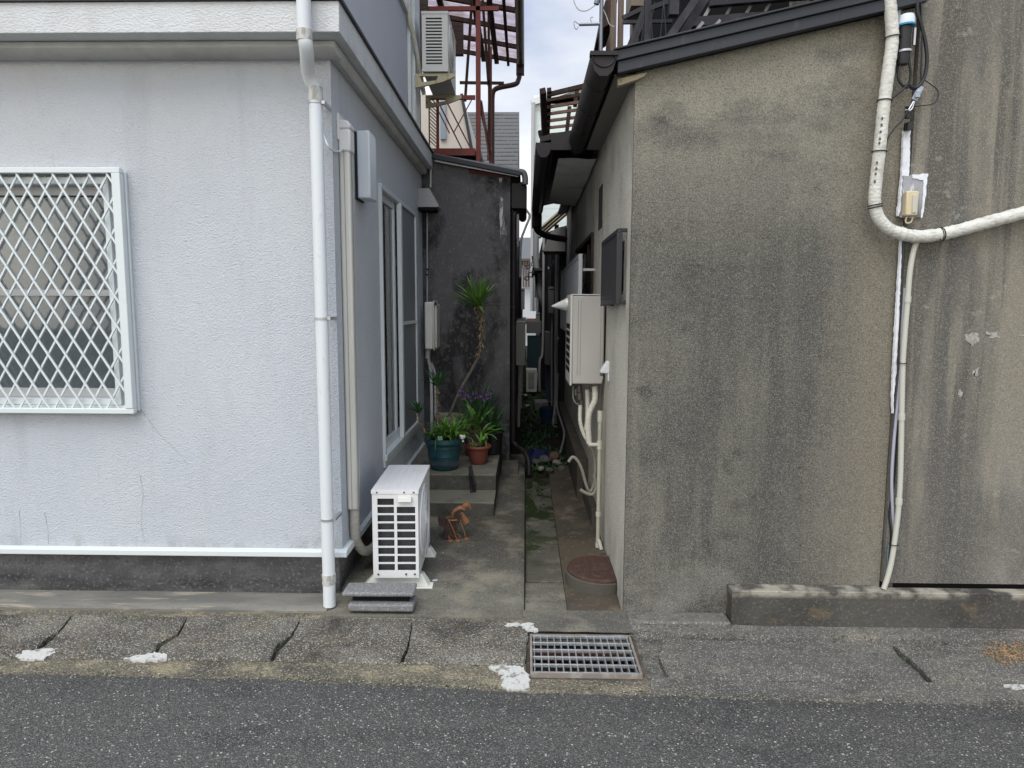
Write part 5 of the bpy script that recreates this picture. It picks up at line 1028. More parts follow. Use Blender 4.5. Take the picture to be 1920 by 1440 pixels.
def rosette(mb, c, n, ln, wd, up=(.1, 1.2), droop=.6, sp=1.0):
    for i in range(n):
        a = random.uniform(0, 2 * math.pi); e = random.uniform(*up); l = ln * random.uniform(.7, 1.1)
        mb.blade(Vector(c) + V(random.uniform(-.01, .01), random.uniform(-.01, .01), random.uniform(-.02, .01)), (math.cos(a) * sp, math.sin(a) * sp, e), l, wd * random.uniform(.75, 1.15), droop * random.uniform(.3, 1.3))
# tall yucca with crooked trunk
yu = thing('yucca_plant', 'tall yucca with crooked bare trunk against the black wall', 'yucca', (-.72, 6.35, ZT + .3))
tr = smooth([V(-.72, 6.33, ZT + .33)] + W(6.3, (852, 755), (868, 722), (884, 694), (897, 668), (902, 640), (902, 610), (900, 588), (897, 572)), 8)
MB().tube(tr, [.015 - .004 * i / len(tr) for i in range(len(tr))], 10).build('trunk', bark, yu)
mb = MB(); top = tr[-1]
for i in range(len(tr)):
    if i > len(tr) * .52:
        for j in range(5): a = random.uniform(0, 6.28); mb.blade(tr[i] + V(math.cos(a) * .008, math.sin(a) * .008, 0), (math.cos(a), math.sin(a), random.uniform(-1.4, -.1)), random.uniform(.03, .065), .014, .5, 3)
mb.build('dry_leaf_stubs', leafdry, yu)
mb = MB(); rosette(mb, top + V(0, 0, -.01), 24, .33, .030, (-.1, 1.0), .3); rosette(mb, top, 20, .32, .028, (.7, 2.4), .12); rosette(mb, top + V(0, 0, .02), 9, .24, .024, (1.6, 4), .1)
mb.blade(top + V(0, 0, -.04), (-1, -.2, .05), .24, .010, .05); mb.build('leaves', leafg, yu)
def small_yucca(label, pts, r, ln, n, m=leafd, stub=.3):
    P = smooth([at(p[0], p[1], Y=p[2]) for p in pts], 6); t = thing('yucca_plant', label, 'yucca', P[0]); MB().tube(P, r, 8).build('trunk', bark, t)
    mb = MB()
    for i in range(len(P)):
        if i > len(P) * stub:
            for j in range(4): a = random.uniform(0, 6.28); mb.blade(P[i], (math.cos(a), math.sin(a), random.uniform(-1.2, .1)), random.uniform(.02, .05), .011, .4, 3)
    mb.build('dry_leaf_stubs', leafdry, t)
    mb = MB(); rosette(mb, P[-1], n // 2 + 4, ln * 1.35, .020, (.2, 2.6), .3); rosette(mb, P[-1] + V(0, 0, .015), n // 3, ln * .9, .012, (1.4, 4), .1); mb.build('leaves', m, t); return t
small_yucca('young yucca with upright dark leaves rising left in the teal pot', [(822, 822, 5.76), (820, 780, 5.8), (819, 740, 5.82), (821, 724, 5.82)], .008, .15, 32)
small_yucca('small yucca leaning over the left rim of the teal pot', [(803, 826, 5.68), (796, 806, 5.68), (788, 790, 5.66), (784, 774, 5.66)], .007, .11, 26)
mb = MB(); th_ = thing('potted_lilies', 'bright green strappy leaves filling the teal pot', 'plant', (-.66, 5.72, ZT + .26))
for (x, y, n, l) in ((-.70, 5.66, 26, .17), (-.64, 5.74, 20, .20), (-.60, 5.68, 22, .17), (-.66, 5.78, 12, .16), (-.76, 5.70, 14, .12)): rosette(mb, (x, y, ZT + .262), int(n * 1.4), l * 1.3, .019, (.5, 2.4), .9)
rosette(mb, (-.625, 5.64, ZT + .29), 16, .17, .027, (.3, 1.6), 1.3)
rosette(mb, (-.70, 5.62, ZT + .33), 18, .11, .013, (.3, 1.8), .7); rosette(mb, (-.76, 5.66, ZT + .29), 24, .10, .012, (.1, 1.2), .6)
mb.build('leaves', leafg, th_)
mb = MB()
for (x, y, z) in ((-.58, 5.66, .24), (-.60, 5.75, .26), (-.74, 5.62, .25), (-.52, 5.78, .22)):
    for j in range(9): a = random.uniform(0, 6.28); mb.blade((x, y, ZT + z), (math.cos(a), math.sin(a), random.uniform(.3, 1.6)), random.uniform(.14, .30), random.uniform(.010, .022), random.uniform(.8, 2.0))
mb.build('long_leaves', leafd, th_)
mb = MB()
for j in range(14): a = random.uniform(0, 6.28); mb.blade((-.68 + .08 * math.cos(a), 5.68 + .06 * math.sin(a), ZT + .262), (math.cos(a), math.sin(a), random.uniform(.1, .9)), random.uniform(.06, .14), .012, 2)
mb.build('withered_leaves', leafdry, th_)
mb = MB(); [mb.tube([V(x, y, ZT + .25), V(x, y, ZT + h)], .005, 6) for x, y, h in ((-.70, 5.62, .34), (-.76, 5.66, .29), (-.625, 5.64, .3))]; mb.build('stem', bark, th_)
orc = thing('orchid', 'orchid with purple flowers above broad green leaves behind the pots', 'orchid', (-.48, 6.1, ZT + .24))
mb = MB(); rosette(mb, (-.45, 6.18, ZT + .25), 22, .30, .034, (.9, 2.6), 1.0); rosette(mb, (-.56, 6.12, ZT + .2), 16, .26, .030, (1.0, 2.8), .9); rosette(mb, (-.40, 6.08, ZT + .2), 14, .24, .030, (.6, 1.8), 1.3)
for i in range(7): mb.blade(V(-.54, 6.1, ZT + .25) + V(random.uniform(-.04, .04), 0, 0), (random.uniform(-.15, .5), 0, 1.2), .45, .010, .15)
mb.build('leaves', leafg, orc)
fl = MB(); st = MB()
for (x, y) in ((862, 738), (870, 746), (866, 731), (880, 742), (889, 736), (893, 744), (902, 741), (912, 738), (909, 748), (921, 735), (875, 738), (917, 745), (884, 749)):
    p = at(x, y, Y=6.05 + random.uniform(-.04, .04)); st.tube(smooth([V(-.48 + random.uniform(-.06, .06), 6.12, ZT + .3), p + V(0, .04, -.06), p], 4), .0022, 5)
    for k_ in range(6):
        a = k_ * math.pi / 3 + random.random() * .5; fl.blade(p, (math.cos(a), -.6, math.sin(a) + .2), .028, .013, .2, 3)
fl.build('flowers', purple, orc); st.build('flower_stem', leafd, orc)
dkp = thing('aspidistra', 'dark green leafy clump in the shade behind the orchid', 'plant', (-.42, 6.5, ZT))
mb = MB(); rosette(mb, (-.44, 6.5, ZT + .25), 26, .42, .045, (1.2, 3.2), .4); rosette(mb, (-.30, 6.45, ZT + .18), 16, .34, .04, (.8, 2.6), .7); mb.build('leaves', leafd, dkp)
fern = thing('fern', 'fine dark fern spilling over the black nursery pot', 'fern', (-.30, 6.28, ZT + .2))
mb = MB()
for i in range(46):
    a = random.uniform(0, 6.28); d = V(math.cos(a), math.sin(a), random.uniform(.4, 2.0)).normalized(); p = V(-.30, 6.28, ZT + .2); L_ = random.uniform(.12, .26)
    for j in range(9):
        q = p + d * L_ * j / 9 + V(0, 0, -.09 * (j / 9) ** 2); 
        for s in (-1, 1): sd = d.cross(V(0, 0, 1)).normalized() * s; mb.blade(q, sd + d * .6 + V(0, 0, -.1), .04 * (1 - j / 14), .011, .4, 2)
mb.build('leaves', leafd, fern)
bw = thing('succulent', 'sparse succulent sprouts in the terracotta bowl', 'plant', (-.41, 5.9, ZT + .15))
mb = MB(); rosette(mb, (-.385, 5.90, ZT + .155), 5, .15, .028, (1.0, 2.4), .6); rosette(mb, (-.45, 5.88, ZT + .155), 9, .05, .012, (.4, 2), .3); mb.build('leaves', leafg, bw)
mb = MB()
for i in range(22): a = random.uniform(0, 6.28); r = random.uniform(0, .08); mb.blade((-.412 + r * math.cos(a), 5.9 + r * math.sin(a), ZT + .158), (random.uniform(-1, 1), random.uniform(-1, 1), random.uniform(0, .9)), .03, .006, .3, 2)
mb.build('dry_twigs', leafdry, bw)
fr = thing('frog_figurine', 'pale green frog figurine on the teal pot rim', 'figurine', (-.70, 5.57, ZT + .27))
p = at(825, 824, Y=5.57); mb = MB(); mb.ball(p, .024, (1, .9, 1), 14); mb.ball(p + V(-.03, -.008, -.022), .013, (1, 1, .9), 10); mb.ball(p + V(.03, -.008, -.022), .013, (1, 1, .9), 10); mb.ball(p + V(0, 0, -.028), .026, (1, .8, .7), 12); mb.build('body', mat('frog_green', (.16, .32, .22), .4), fr)
mb = MB(); [mb.ball(p + V(s * .012, -.008, .022), .008, n=8) for s in (-1, 1)]; mb.build('eye', mat('frog_eye', (.45, .55, .40), .4), fr)
wf_ = thing('duck_figurine', 'small white bird figurine hanging on the right of the teal pot', 'figurine', (-.53, 5.6, ZT + .25))
p = at(867, 820, Y=5.6); mb = MB(); mb.ball(p, .02, (1.1, .8, .9), 10); mb.ball(p + V(.014, 0, .006), .015, n=8); mb.ball(p + V(-.012, 0, .010), .015, n=8); mb.ball(p + V(.004, 0, -.032), .010, n=8); mb.tube([p + V(.002, 0, -.015), p + V(.004, 0, -.03)], .004, 6); mb.build('body', mat('chalk_white', (.62, .60, .52), .7, bump=[('n', (60, 60, 60), .8, .006)]), wf_)
# black wire plant stand
ws = thing('wire_stand', 'black wire plant stand straddling the two steps around the teal pot', 'plant stand', (-.62, 5.55, .15))
mb = MB(); zt_ = ZT + .085; ya_, yb_ = 5.43, 5.60
for i in range(5): y = ya_ + (yb_ - ya_) * i / 4; mb.tube([V(-.84, y, zt_), V(-.445, y, zt_)], .0022, 6)
mb.tube([V(-.84, ya_, zt_), V(-.84, yb_, zt_)], .004, 6); mb.tube([V(-.445, ya_, zt_), V(-.445, yb_, zt_)], .004, 6); mb.build('shelf', blackp, ws)
mb = MB()
for (x, dx) in ((-.445, .035), (-.455, .02)):
    mb.tube([V(x, ya_, zt_), V(x + dx, ya_ - .03, .146)], .005, 6); mb.tube([V(x + .01, ya_ + .02, zt_), V(x + dx + .01, ya_ - .0, .146)], .005, 6)
mb.tube([V(-.41, ya_ - .02, .17), V(-.40, 5.49, .2)], .004, 6); mb.tube([V(-.455, ya_, zt_ - .07), V(-.42, ya_ + .05, .18)], .004, 6)
for x in (-.84, -.82): mb.tube([V(x, ya_, zt_), V(x - .02, ya_ - .02, .146)], .005, 6)
mb.build('leg', blackp, ws)

# ================================================================== RUSTY DOG PLANTER
FZ = .034
dg = thing('dog_ornament', 'rusty tin dog ornament with round feet standing on the alley slab', 'ornament', (-.47, 4.66, FZ))
Yd = 4.62
def D(x, y, dy=0): return at(x, y, Y=Yd + dy)
def loftq(mb, a, b):   # two quads -> prism
    mb.add(a + b, [(0, 1, 2, 3), (7, 6, 5, 4), (0, 4, 5, 1), (1, 5, 6, 2), (2, 6, 7, 3), (3, 7, 4, 0)])
mb = MB(); loftq(mb, [D(838, 972, -.04), D(863, 970, -.04), D(861, 972, .06), D(836, 974, .06)], [D(827, 1026, -.02), D(849, 1027, -.02), D(849, 1020, .06), D(829, 1018, .06)]); mb.build('body', rustdk, dg, .003)
mb = MB(); loftq(mb, [D(820, 968, -.03), D(835, 974, -.03), D(838, 970, .05), D(823, 965, .05)], [D(823, 986, -.03), D(836, 990, -.03), D(838, 985, .05), D(825, 982, .05)]); mb.build('rump', rustdk, dg, .003)
mb = MB(); ring_ = [D(850, 972) + V(.047 * math.cos(a), .045 * math.sin(a), 0) for a in [2 * math.pi * i / 24 for i in range(25)]]; mb.tube(ring_, .006, 8); mb.build('collar', rust, dg)
# neck: curved tapering sheet solid
cs = smooth([D(848, 974), D(850, 962), D(856, 955), D(864, 952), D(872, 955)], 6); mb = MB(); vs = []; fs = []
wid = [.030, .034, .036, .034, .03]
for i, p in enumerate(cs):
    t = i / (len(cs) - 1); wv = .030 + .012 * math.sin(t * math.pi)
    d = (cs[min(i + 1, len(cs) - 1)] - cs[max(i - 1, 0)]).normalized(); nrm = d.cross(V(0, 1, 0))
    for j in range(12): a = 2 * math.pi * j / 12; vs.append(p + V(0, wv * .8 * math.cos(a), 0) + nrm * (.0115 + .004 * math.sin(t * 3)) * math.sin(a))
for i in range(len(cs) - 1):
    for j in range(12): fs.append((i * 12 + j, i * 12 + (j + 1) % 12, (i + 1) * 12 + (j + 1) % 12, (i + 1) * 12 + j))
fs += [tuple(range(12)), tuple((len(cs) - 1) * 12 + j for j in range(12))]
mb.add(vs, fs).build('neck', rust, dg)
hd_ = MB().tube([D(864, 960), D(868, 968), D(874, 978), D(875, 981)], [.014, .019, .026, .024], 16).build('head', rust, dg)
mb = MB(); mb.tube([D(865, 965, -.032), D(865, 965, -.026)], .008, 12); mb.build('eye', blackp, hd_); mb = MB(); mb.ball(D(876, 982), .008, n=8); mb.build('nose', rustdk, hd_)
mb = MB(); e0 = smooth([D(866, 955), D(872, 949), D(878, 948), D(882, 955)], 5); mb.tube(e0, [.012, .016, .018, .02, .021, .022, .023, .023, .022, .021, .019, .017, .014, .012, .01, .008][:len(e0)], 10); mb.build('ear', rust, hd_)
for (a, b_, dy) in (((841, 976), (857, 1031), -.045), ((861, 974), (874, 1027), -.01), ((840, 1006), (844, 1027), -.05), ((862, 1004), (860, 1022), .05)):
    P0, P1 = D(*a, dy), D(*b_, dy); P1.z = FZ + .008
    mid = P0.lerp(P1, .4) + V(.004, 0, 0); lg = MB().tube(smooth([P0, mid, P1], 4), .0042, 8).build('leg', rust, dg)
    MB().lathe(P1 + V(.004, -.005, -.008), [(.016, 0), (.021, .003), (.018, .009), (.006, .012)], 16, True, True).build('paw', rust, lg)
mb = MB(); mb.tube(smooth([D(850, 1012), D(855, 1002), D(861, 1003), D(859, 1012)], 4), .004, 6); mb.build('tail', rust, dg)

# ================================================================== INSIDE THE ALLEY
B('blue_cloth', (0, 0, 0), (0.01, .01, .01), bluebag) and None
bpy.data.objects.remove(bpy.data.objects['blue_cloth'])
mb = MB(); vs = []; fs = []; nx, ny = 14, 12; cc = at(1012, 843, Z=.04)
for i in range(nx + 1):
    for j in range(ny + 1):
        u, v = i / nx * 2 - 1, j / ny * 2 - 1; r = math.sqrt(u * u + v * v); x = cc.x + u * .16 * (1 + .15 * noise.noise(V(u, v, 0) * 2)); y = cc.y + v * .28; z = -.03 + max(0, 1 - r ** 2) * .06 + .05 * noise.noise(V(x * 14, y * 9, 3)); vs.append(V(x, y, z))
for i in range(nx):
    for j in range(ny): fs.append((i * (ny + 1) + j, (i + 1) * (ny + 1) + j, (i + 1) * (ny + 1) + j + 1, i * (ny + 1) + j + 1))
tag(mb.add(vs, fs).build('tarpaulin', bluebag, ang=60), 'crumpled blue tarpaulin on the ground in the middle of the alley', 'tarpaulin')
rockm = [mat('rock_grey', (.11, .105, .095), .95, bump=[('n', (20, 20, 20), .8, .02)]), mat('rock_brown', (.15, .10, .065), .95, bump=[('n', (20, 20, 20), .8, .02)]), mat('rock_pale', (.24, .22, .18), .95, bump=[('n', (20, 20, 20), .8, .02)])]
def rock(p, r, m, label):
    mb = MB(); mb.ball(p, r, (random.uniform(.9, 1.3), random.uniform(.8, 1.2), random.uniform(.6, .9)), 10)
    for v in mb.v: v += noise.noise_vector(v * 11) * r * .4
    tag(mb.build('rock', rockm[m], ang=25), label, 'rock', 'rubble stones in the alley')
for (x, y, r, m, lb) in ((1022, 862, .06, 0, 'grey rounded stone in front of the blue tarpaulin'), (1040, 856, .055, 1, 'brown stone at the right edge of the blue tarpaulin'), (1045, 868, .045, 2, 'pale stone by the foot of the side wall hoses'), (1005, 866, .05, 0, 'grey stone beside the dark downpipe outlet'), (1030, 882, .04, 0, 'low grey stone nearest the channel end'), (1052, 880, .04, 0, 'small grey stone against the right wall footing'), (1015, 878, .035, 2, 'small pale stone next to the channel moss')):
    q = at(x, y, Z=.0); rock(V(q.x, q.y, .0), r, m, lb)
# leafy ground cover
mb = MB()
for i in range(2600):
    y = 6.9 + random.random() ** 1.4 * 9; x = random.uniform(-.10, .46); d = noise.noise(V(x * 4, y * 1.5, 0))
    if d < -.1: continue
    mb.blade((x, y, -.05), (random.uniform(-1, 1), random.uniform(-1, 1), random.uniform(.4, 1.6)), random.uniform(.03, .09), random.uniform(.012, .03), .8, 3)
o = mb.build('ground_cover', leafd); o['kind'] = 'stuff'
mb = MB()
for i in range(2600):
    y = random.uniform(4.55, 6.9); x = .02 + abs(random.gauss(0, .055)); 
    if noise.noise(V(x * 8, y * 2.2, 4)) < .02: continue
    mb.ball((x, y, -.022), random.uniform(.005, .012), (1, 1, .5), 5)
o = mb.build('moss', mat('moss_green', (.022, .034, .010), 1)); o['kind'] = 'stuff'
# right wall: stepped footing
mb = MB(); mb.box((.45, 5.75, -.1), (XR, 9.4, .35)); 
mb.box((.50, 4.95, -.1), (XR, 5.75, .16)); o = mb.build('footing', mat('dark_footing', (.07, .062, .052), .92, [('n', (6, 6, 6), .5, .65, (.11, .10, .085), .6)], [('n', (40, 40, 40), .5, .006)]), hr, .006)
# next house on the right, in shade
hn = thing('timber_house', 'shadowy dark timber house further along the right of the alley', 'house', (.8, 15, 0))
mb = MB(); mb.box((.46, 9.42, -.1), (.9, 13.5, 2.7)); mb.box((.36, 13.5, -.1), (.9, 19, 3.1)); mb.box((.42, 19, -.1), (1.2, 27, 3.0))
dkw = mat('black_boards', (.022, .022, .026), .9, [('n', (3, 8, 1), .48, .65, (.045, .042, .042), .6)], [('n', (2, 40, 2), .5, .01)])
mb.build('wall', dkw, hn)
mb = MB(); mb.add([V(x, y, z) for y in (11.6, 19) for (x, z) in ((.40, 2.85), (2.2, 3.5), (2.2, 3.55), (.40, 2.9))], [(0, 1, 2, 3), (7, 6, 5, 4), (0, 4, 5, 1), (1, 5, 6, 2), (2, 6, 7, 3), (3, 7, 4, 0)]); mb.build('roof', dkmetal, hn)
mb = MB(); [mb.box((.40, y, 0), (.459, y + .05, 2.8)) for y in (9.8, 11.0, 12.2)]; [mb.box((.32, y, 0), (.359, y + .04, 2.8)) for y in (14, 15.5, 17)]; mb.build('batten', dkw, hn)
mb = MB(); mb.box((.452, 10.0, .9), (.4595, 10.8, 2.1)); mb.build('window', mat('navy_glass', (.008, .014, .03), .15), hn)
# arched vent hood + yellow awning
t = thing('exhaust_hood', 'grey rounded exhaust hood on the dark house above the louvred screen', 'vent hood', (.4, 9.5, 2.3))
zt_, zb_ = at(1035, 428, Y=9.5).z, at(1035, 474, Y=9.5).z; xl_, xr2 = at(1016, 474, Y=9.5).x, at(1058, 474, Y=9.5).x
poly = [(xr2, zb_), (xl_, zb_)] + [(xr2 - (xr2 - xl_ - .04) * math.cos(a) - 0.0, zb_ + (zt_ - zb_) * math.sin(a) ** .8) for a in [R(14), R(28), R(42), R(56), R(70), R(84)]] + [(xr2, zt_)]
MB().prism(poly, 1, 9.25, 9.41).build('shell', mat('hood_pale', (.34, .33, .31), .5), t, .004); MB().box((xl_ + .02, 9.26, zb_ - .03), (xr2, 9.40, zb_ - .001)).build('opening', blackm, t)
aw = thing('awning', 'yellowed corrugated awning under the lower eave of the right house', 'awning', (.4, 9.8, 2.6))
mb = MB(); vs = []; fs = []; n = 40
for i in range(n + 1):
    y = 9.6 + 1.6 * i / n; dz = .014 * math.sin(i * 1.6); vs += [V(.22, y, 2.76 + dz), V(.70, y, 3.17 + dz)]
for i in range(n): fs.append((2 * i, 2 * i + 1, 2 * i + 3, 2 * i + 2))
mb.add(vs, fs).build('sheet', yellowpanel, aw)
mb = MB(); [mb.bar((.20, y, 2.71), (.68, y, 3.12), .03, .03) for y in (9.65, 10.2, 10.8)]; mb.build('rafter', wooddk, aw)
# units and pipes further in
t = thing('water_heater', 'pale narrow heater box on the left wall behind the dark downpipe', 'water heater', (-.08, 9.2, .86))
MB().box((xr + .001, 9.2, .86), (.0, 9.55, 1.455)).build('case', ivory, t, .006); mb = MB(); mb.tube([V(-.08, 9.3, .86), V(-.08, 9.3, .55), V(-.09, 9.3, 0)], .02, 8); mb.build('pipe', beigep, t)
mb = MB(); mb.tube([V(.01, 9.25, 1.46), V(.0, 9.3, 1.5), V(-.04, 9.3, 1.5)], .01, 6); mb.build('bracket', alug, t); MB().box((-.004, 9.193, .92), (.002, 9.199, 1.1)).build('vent_slot', blackm, t)
t = thing('water_heater', 'dark grey heater box on the right timber wall', 'water heater', (.4, 12, .8))
a, b_ = at(1022, 622, Y=12), at(1044, 685, Y=12); MB().box((a.x, 12, b_.z), (.458, 12.4, a.z)).build('case', mat('heater_dark_grey', (.11, .11, .115), .5), t, .006); mb = MB(); [mb.tube([V(x, 12.1, b_.z), V(x + dx, 12.1, 0)], .02, 8) for x, dx in ((a.x + .03, .02), (a.x + .09, -.01))]; mb.build('pipe', mat('blue_grey_pipe', (.06, .08, .12), .5), t)  # case has a dark grey finish
t = thing('electric_meter', 'grey box on the far right alley wall beside the gap of sky', 'meter box', (.2, 14, 1.2))
a, b_ = at(987, 602, Y=14), at(1004, 625, Y=14); MB().box((a.x, 14, b_.z), (.36, 14.2, a.z)).build('case', mat('dim_grey_box', (.17, .17, .18), .5), t, .006); MB().box((a.x + .02, 14.05, b_.z - .9), (.355, 14.2, b_.z - .05)).build('lower_case', mat('dim_blue', (.025, .05, .06), .5), t, .004)
outdoor_unit('outdoor_unit', 'small ivory outdoor unit deep in the alley on the ground', (.12, 13.3, .02), .5, .20, .42, 0, ivory, cell='slots')
tag(MB().tube(smooth([V(.20, 13.8, 4.6), V(.20, 13.8, 2.6), V(.27, 13.8, 2.3), V(.29, 13.8, 1.9), V(.36, 13.9, 1.7)], 6), .06, 14).build('vent_pipe', mat('grey_vent_pipe', (.27, .27, .27), .5)), 'thick grey vent pipe rising at the right of the sky gap', 'pipe')
tag(MB().tube(smooth([at(978, 360, Y=10), at(985, 390, Y=10), at(993, 405, Y=10), at(984, 430, Y=10), at(977, 455, Y=10), at(975, 520, Y=10)], 6), .018, 10).build('hose', mat('pale_hose', (.42, .42, .40), .6)), 'pale bent hose against the sky gap beside the dark gutter', 'hose')
hk = MB()
for (x, y, r) in ((990, 500, .05), (995, 515, .06), (988, 522, .05), (1000, 495, .05)): c = at(x, y, Y=15); hk.tube([c + V(r * math.cos(a), 0, r * .8 * math.sin(a)) for a in [2 * math.pi * i / 14 for i in range(15)]], .012, 6)
hk.bar(at(1000, 480, Y=15), at(1012, 560, Y=15), .08, .08, up=(0, 1, 0)); tag(hk.build('cable_coil', blackp), 'black coil of cable hanging on the far right wall', 'cable')
t = thing('hose', 'thin grey hose curling down the dark wall corner beside the pale side wall', 'hose', (.42, 7, .5)); mb = MB(); mb.tube(smooth([at(1046, 700, Y=8), at(1044, 760, Y=8), (at(1052, 790, Y=7.6)), at(1058, 815, Y=7.4), at(1050, 850, Y=7.2)], 6), .012, 8); mb.tube(smooth([at(1045, 775, Y=7.9), at(1036, 785, Y=7.9), at(1037, 798, Y=7.9), at(1045, 800, Y=7.9)], 5), .007, 6); mb.build('tube', mat('grey_hose2', (.13, .13, .14), .6), t)
for (x, y, lb) in ((990, 765, 'white scrap lying among the weeds left of the alley'), (986, 745, 'curled white plastic scrap deeper in the alley')):
    c = at(x, y, Z=.0); mb = MB(); vs = [c + V(.05 * math.cos(a) * random.uniform(.6, 1.2), .06 * math.sin(a), .03 + .02 * random.random()) for a in [i * .7 for i in range(9)]]; mb.add(vs + [c + V(0, 0, .06)], [(i, (i + 1) % 9, 9) for i in range(9)]); tag(mb.build('litter', mat('litter_white', (.45, .46, .45), .7)), lb, 'litter')
# more clutter along both sides of the far passage
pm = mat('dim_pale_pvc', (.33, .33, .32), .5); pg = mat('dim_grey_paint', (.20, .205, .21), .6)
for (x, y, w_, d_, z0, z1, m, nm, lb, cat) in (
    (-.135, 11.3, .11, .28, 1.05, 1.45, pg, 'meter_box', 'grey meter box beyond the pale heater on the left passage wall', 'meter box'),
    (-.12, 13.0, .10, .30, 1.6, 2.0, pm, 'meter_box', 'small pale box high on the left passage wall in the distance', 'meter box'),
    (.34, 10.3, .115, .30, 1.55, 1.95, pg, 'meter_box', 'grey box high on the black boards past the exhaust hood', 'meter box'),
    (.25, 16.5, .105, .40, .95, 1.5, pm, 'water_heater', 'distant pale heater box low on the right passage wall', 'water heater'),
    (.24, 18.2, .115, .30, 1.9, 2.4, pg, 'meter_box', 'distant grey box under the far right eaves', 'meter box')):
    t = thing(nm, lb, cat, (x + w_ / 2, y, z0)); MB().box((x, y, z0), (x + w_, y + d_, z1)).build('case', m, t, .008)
    MB().tube([V(x + w_ * .5, y + .1, z0), V(x + w_ * .5, y + .1, z0 - .5), V(x + w_ * .6, y + .1, -.05)], .014, 8).build('pipe', pm, t); MB().box((x + .01, y - .004, z1 - .05), (x + w_ - .01, y - .0005, z1 - .035)).build('seam', blackm, t)
for (pts, rr, m, lb) in (
    ([(.43, 9.6, 2.7), (.43, 9.6, .0)], .028, pg, 'grey vertical pipe where the pale side wall meets the black boards'),
    ([(.34, 13.4, 3.0), (.34, 13.4, .9), (.28, 13.3, .6), (.28, 13.3, 0)], .024, pm, 'pale pipe with an offset on the corner of the black boards'),
    ([(-.10, 12.2, 2.8), (-.10, 12.2, .4), (-.06, 12.2, .1)], .024, dkbrown, 'dark brown pipe on the left passage wall beyond the heater'),
    ([(.40, 9.9, 2.3), (.36, 10.6, 2.22), (.37, 11.6, 2.30), (.38, 13.2, 2.2)], .010, pm, 'sagging pale cable along the black boards'),
    ([(.42, 8.9, 1.25), (.40, 9.2, 1.0), (.42, 9.3, .5), (.38, 9.2, .05)], .014, pm, 'pale flexible hose hanging low at the end of the pale side wall')):
    tag(MB().tube(smooth(pts, 5), rr, 8).build('pipe', m), lb, 'pipe')
for i, (x, y, lb) in enumerate(((.16, 11.2, 'grey concrete block stacked lowest in the weeds of the passage'), (.12, 15.0, 'pale concrete block in front of the distant outdoor unit path'), (.02, 16.5, 'pale stone step far along the passage'))):
    tag(B('concrete_block', (x, y, -.06), (x + .22, y + .38, .08 + i * .10), mat('pale_block', (.22, .22, .20), .9), None, .012), lb, 'concrete block')
t = thing('bucket', 'dim blue plastic bucket against the right passage wall', 'bucket', (.33, 9.9, -.05)); MB().lathe((.33, 9.9, -.05), [(.09, 0), (.115, .22), (.122, .22), (.122, .24), (.11, .24), (.095, .05)], 24).build('body', mat('dim_blue_plastic', (.02, .05, .11), .5), t); MB().tube([V(.33 + .12 * math.cos(a), 9.9, .18 + .1 * math.sin(a)) for a in [math.pi * i / 12 for i in range(13)]], .004, 6).build('handle', alug, t)
mb = MB(); mb.box((.14, 13.45, 2.35), (.36, 15.6, 2.40)); mb.box((.13, 13.45, 2.30), (.16, 15.6, 2.42)); tag(mb.build('small_eave', dkmetal), 'small dark projecting eave halfway along the right passage wall', 'eave')
# end of the alley
he = thing('white_house', 'white walled house closing the far end of the alley', 'house', (0, 30, 0))
MB().box((-2.5, 30, -.1), (2, 34, 3.5)).build('wall', mat('far_white', (.66, .67, .70), .8), he)
MB().prism([(-2.6, 3.5), (2, 3.5), (1.5, 4.6), (-.9, 4.6)], 1, 29.8, 34).build('roof', mat('far_grey_roof', (.25, .27, .30), .7), he)
mb = MB(); [mb.box((-.35 + i * .11, 29.7, 2.5), (-.29 + i * .11, 29.75, 3.6)) for i in range(7)]; mb.box((-.4, 29.68, 3.6), (.5, 29.76, 3.7)); mb.build('brown_railing', mat('terracotta_rail', (.13, .085, .07), .7), he)
MB().box((-.5, 29.4, .9), (.5, 29.6, 1.15)).build('rust_panel', mat('rust_panel', (.12, .06, .045), .8), he)

# ================================================================== BEHIND RIGHT: white siding house, timber canopy, drying deck
hw = thing('siding_house', 'pale siding clad house rising behind the right roofs', 'house', (2, 24, 0))
a, b_ = at(1001, 195, Y=24), at(1130, 150, Y=24)
mb = MB(); nrows = 34; z0_ = 1.5
for i in range(nrows):
    zA = z0_ + i * .25; zB = zA + .245
    if zA > a.z + .3: break
    mb.box((a.x, 24 - .002 * 0, zA), (6, 24.3, min(zB, a.z)))
mb.prism([(a.x, a.z), (6, a.z), (6, a.z + 1.9), (b_.x, b_.z)], 1, 24.0, 24.3); mb.build('wall', siding, hw)
mb = MB(); mb.bar((a.x - .1, 23.9, a.z), (b_.x, 23.9, b_.z + .02), .2, .14, up=(0, 1, 0)); mb.build('roof_edge', mat('far_roof_white', (.62, .62, .64), .6), hw)
MB().tube([V(a.x - .02, 23.85, a.z), V(a.x - .02, 23.85, 1.5)], .07, 10).build('downpipe', mat('far_grey_pipe', (.38, .38, .38), .6), hw)
wc = thing('timber_canopy', 'open slatted timber canopy frame above the second right eave', 'canopy', (.5, 8.8, 4))
bars([((8.6, 9.9), (1018, 170), (1021, 258), .07), ((8.6, 9.9), (1030, 168), (1027, 248), .05)], 'beam', wooddk, wc)
sl2 = []
for i in range(6): y = 8.7 + i * .24; pL = at(1022 + i * 0, 195 + i * 11, Y=y); sl2.append((y, (1026, 188 + i * 13), (1096, 176 + i * 14), .035))
bars(sl2, 'slat', mat('pinkish_timber', (.26, .17, .13), .85, [('n', (20, 20, 20), .5, .65, (.14, .09, .07), .7)]), wc)
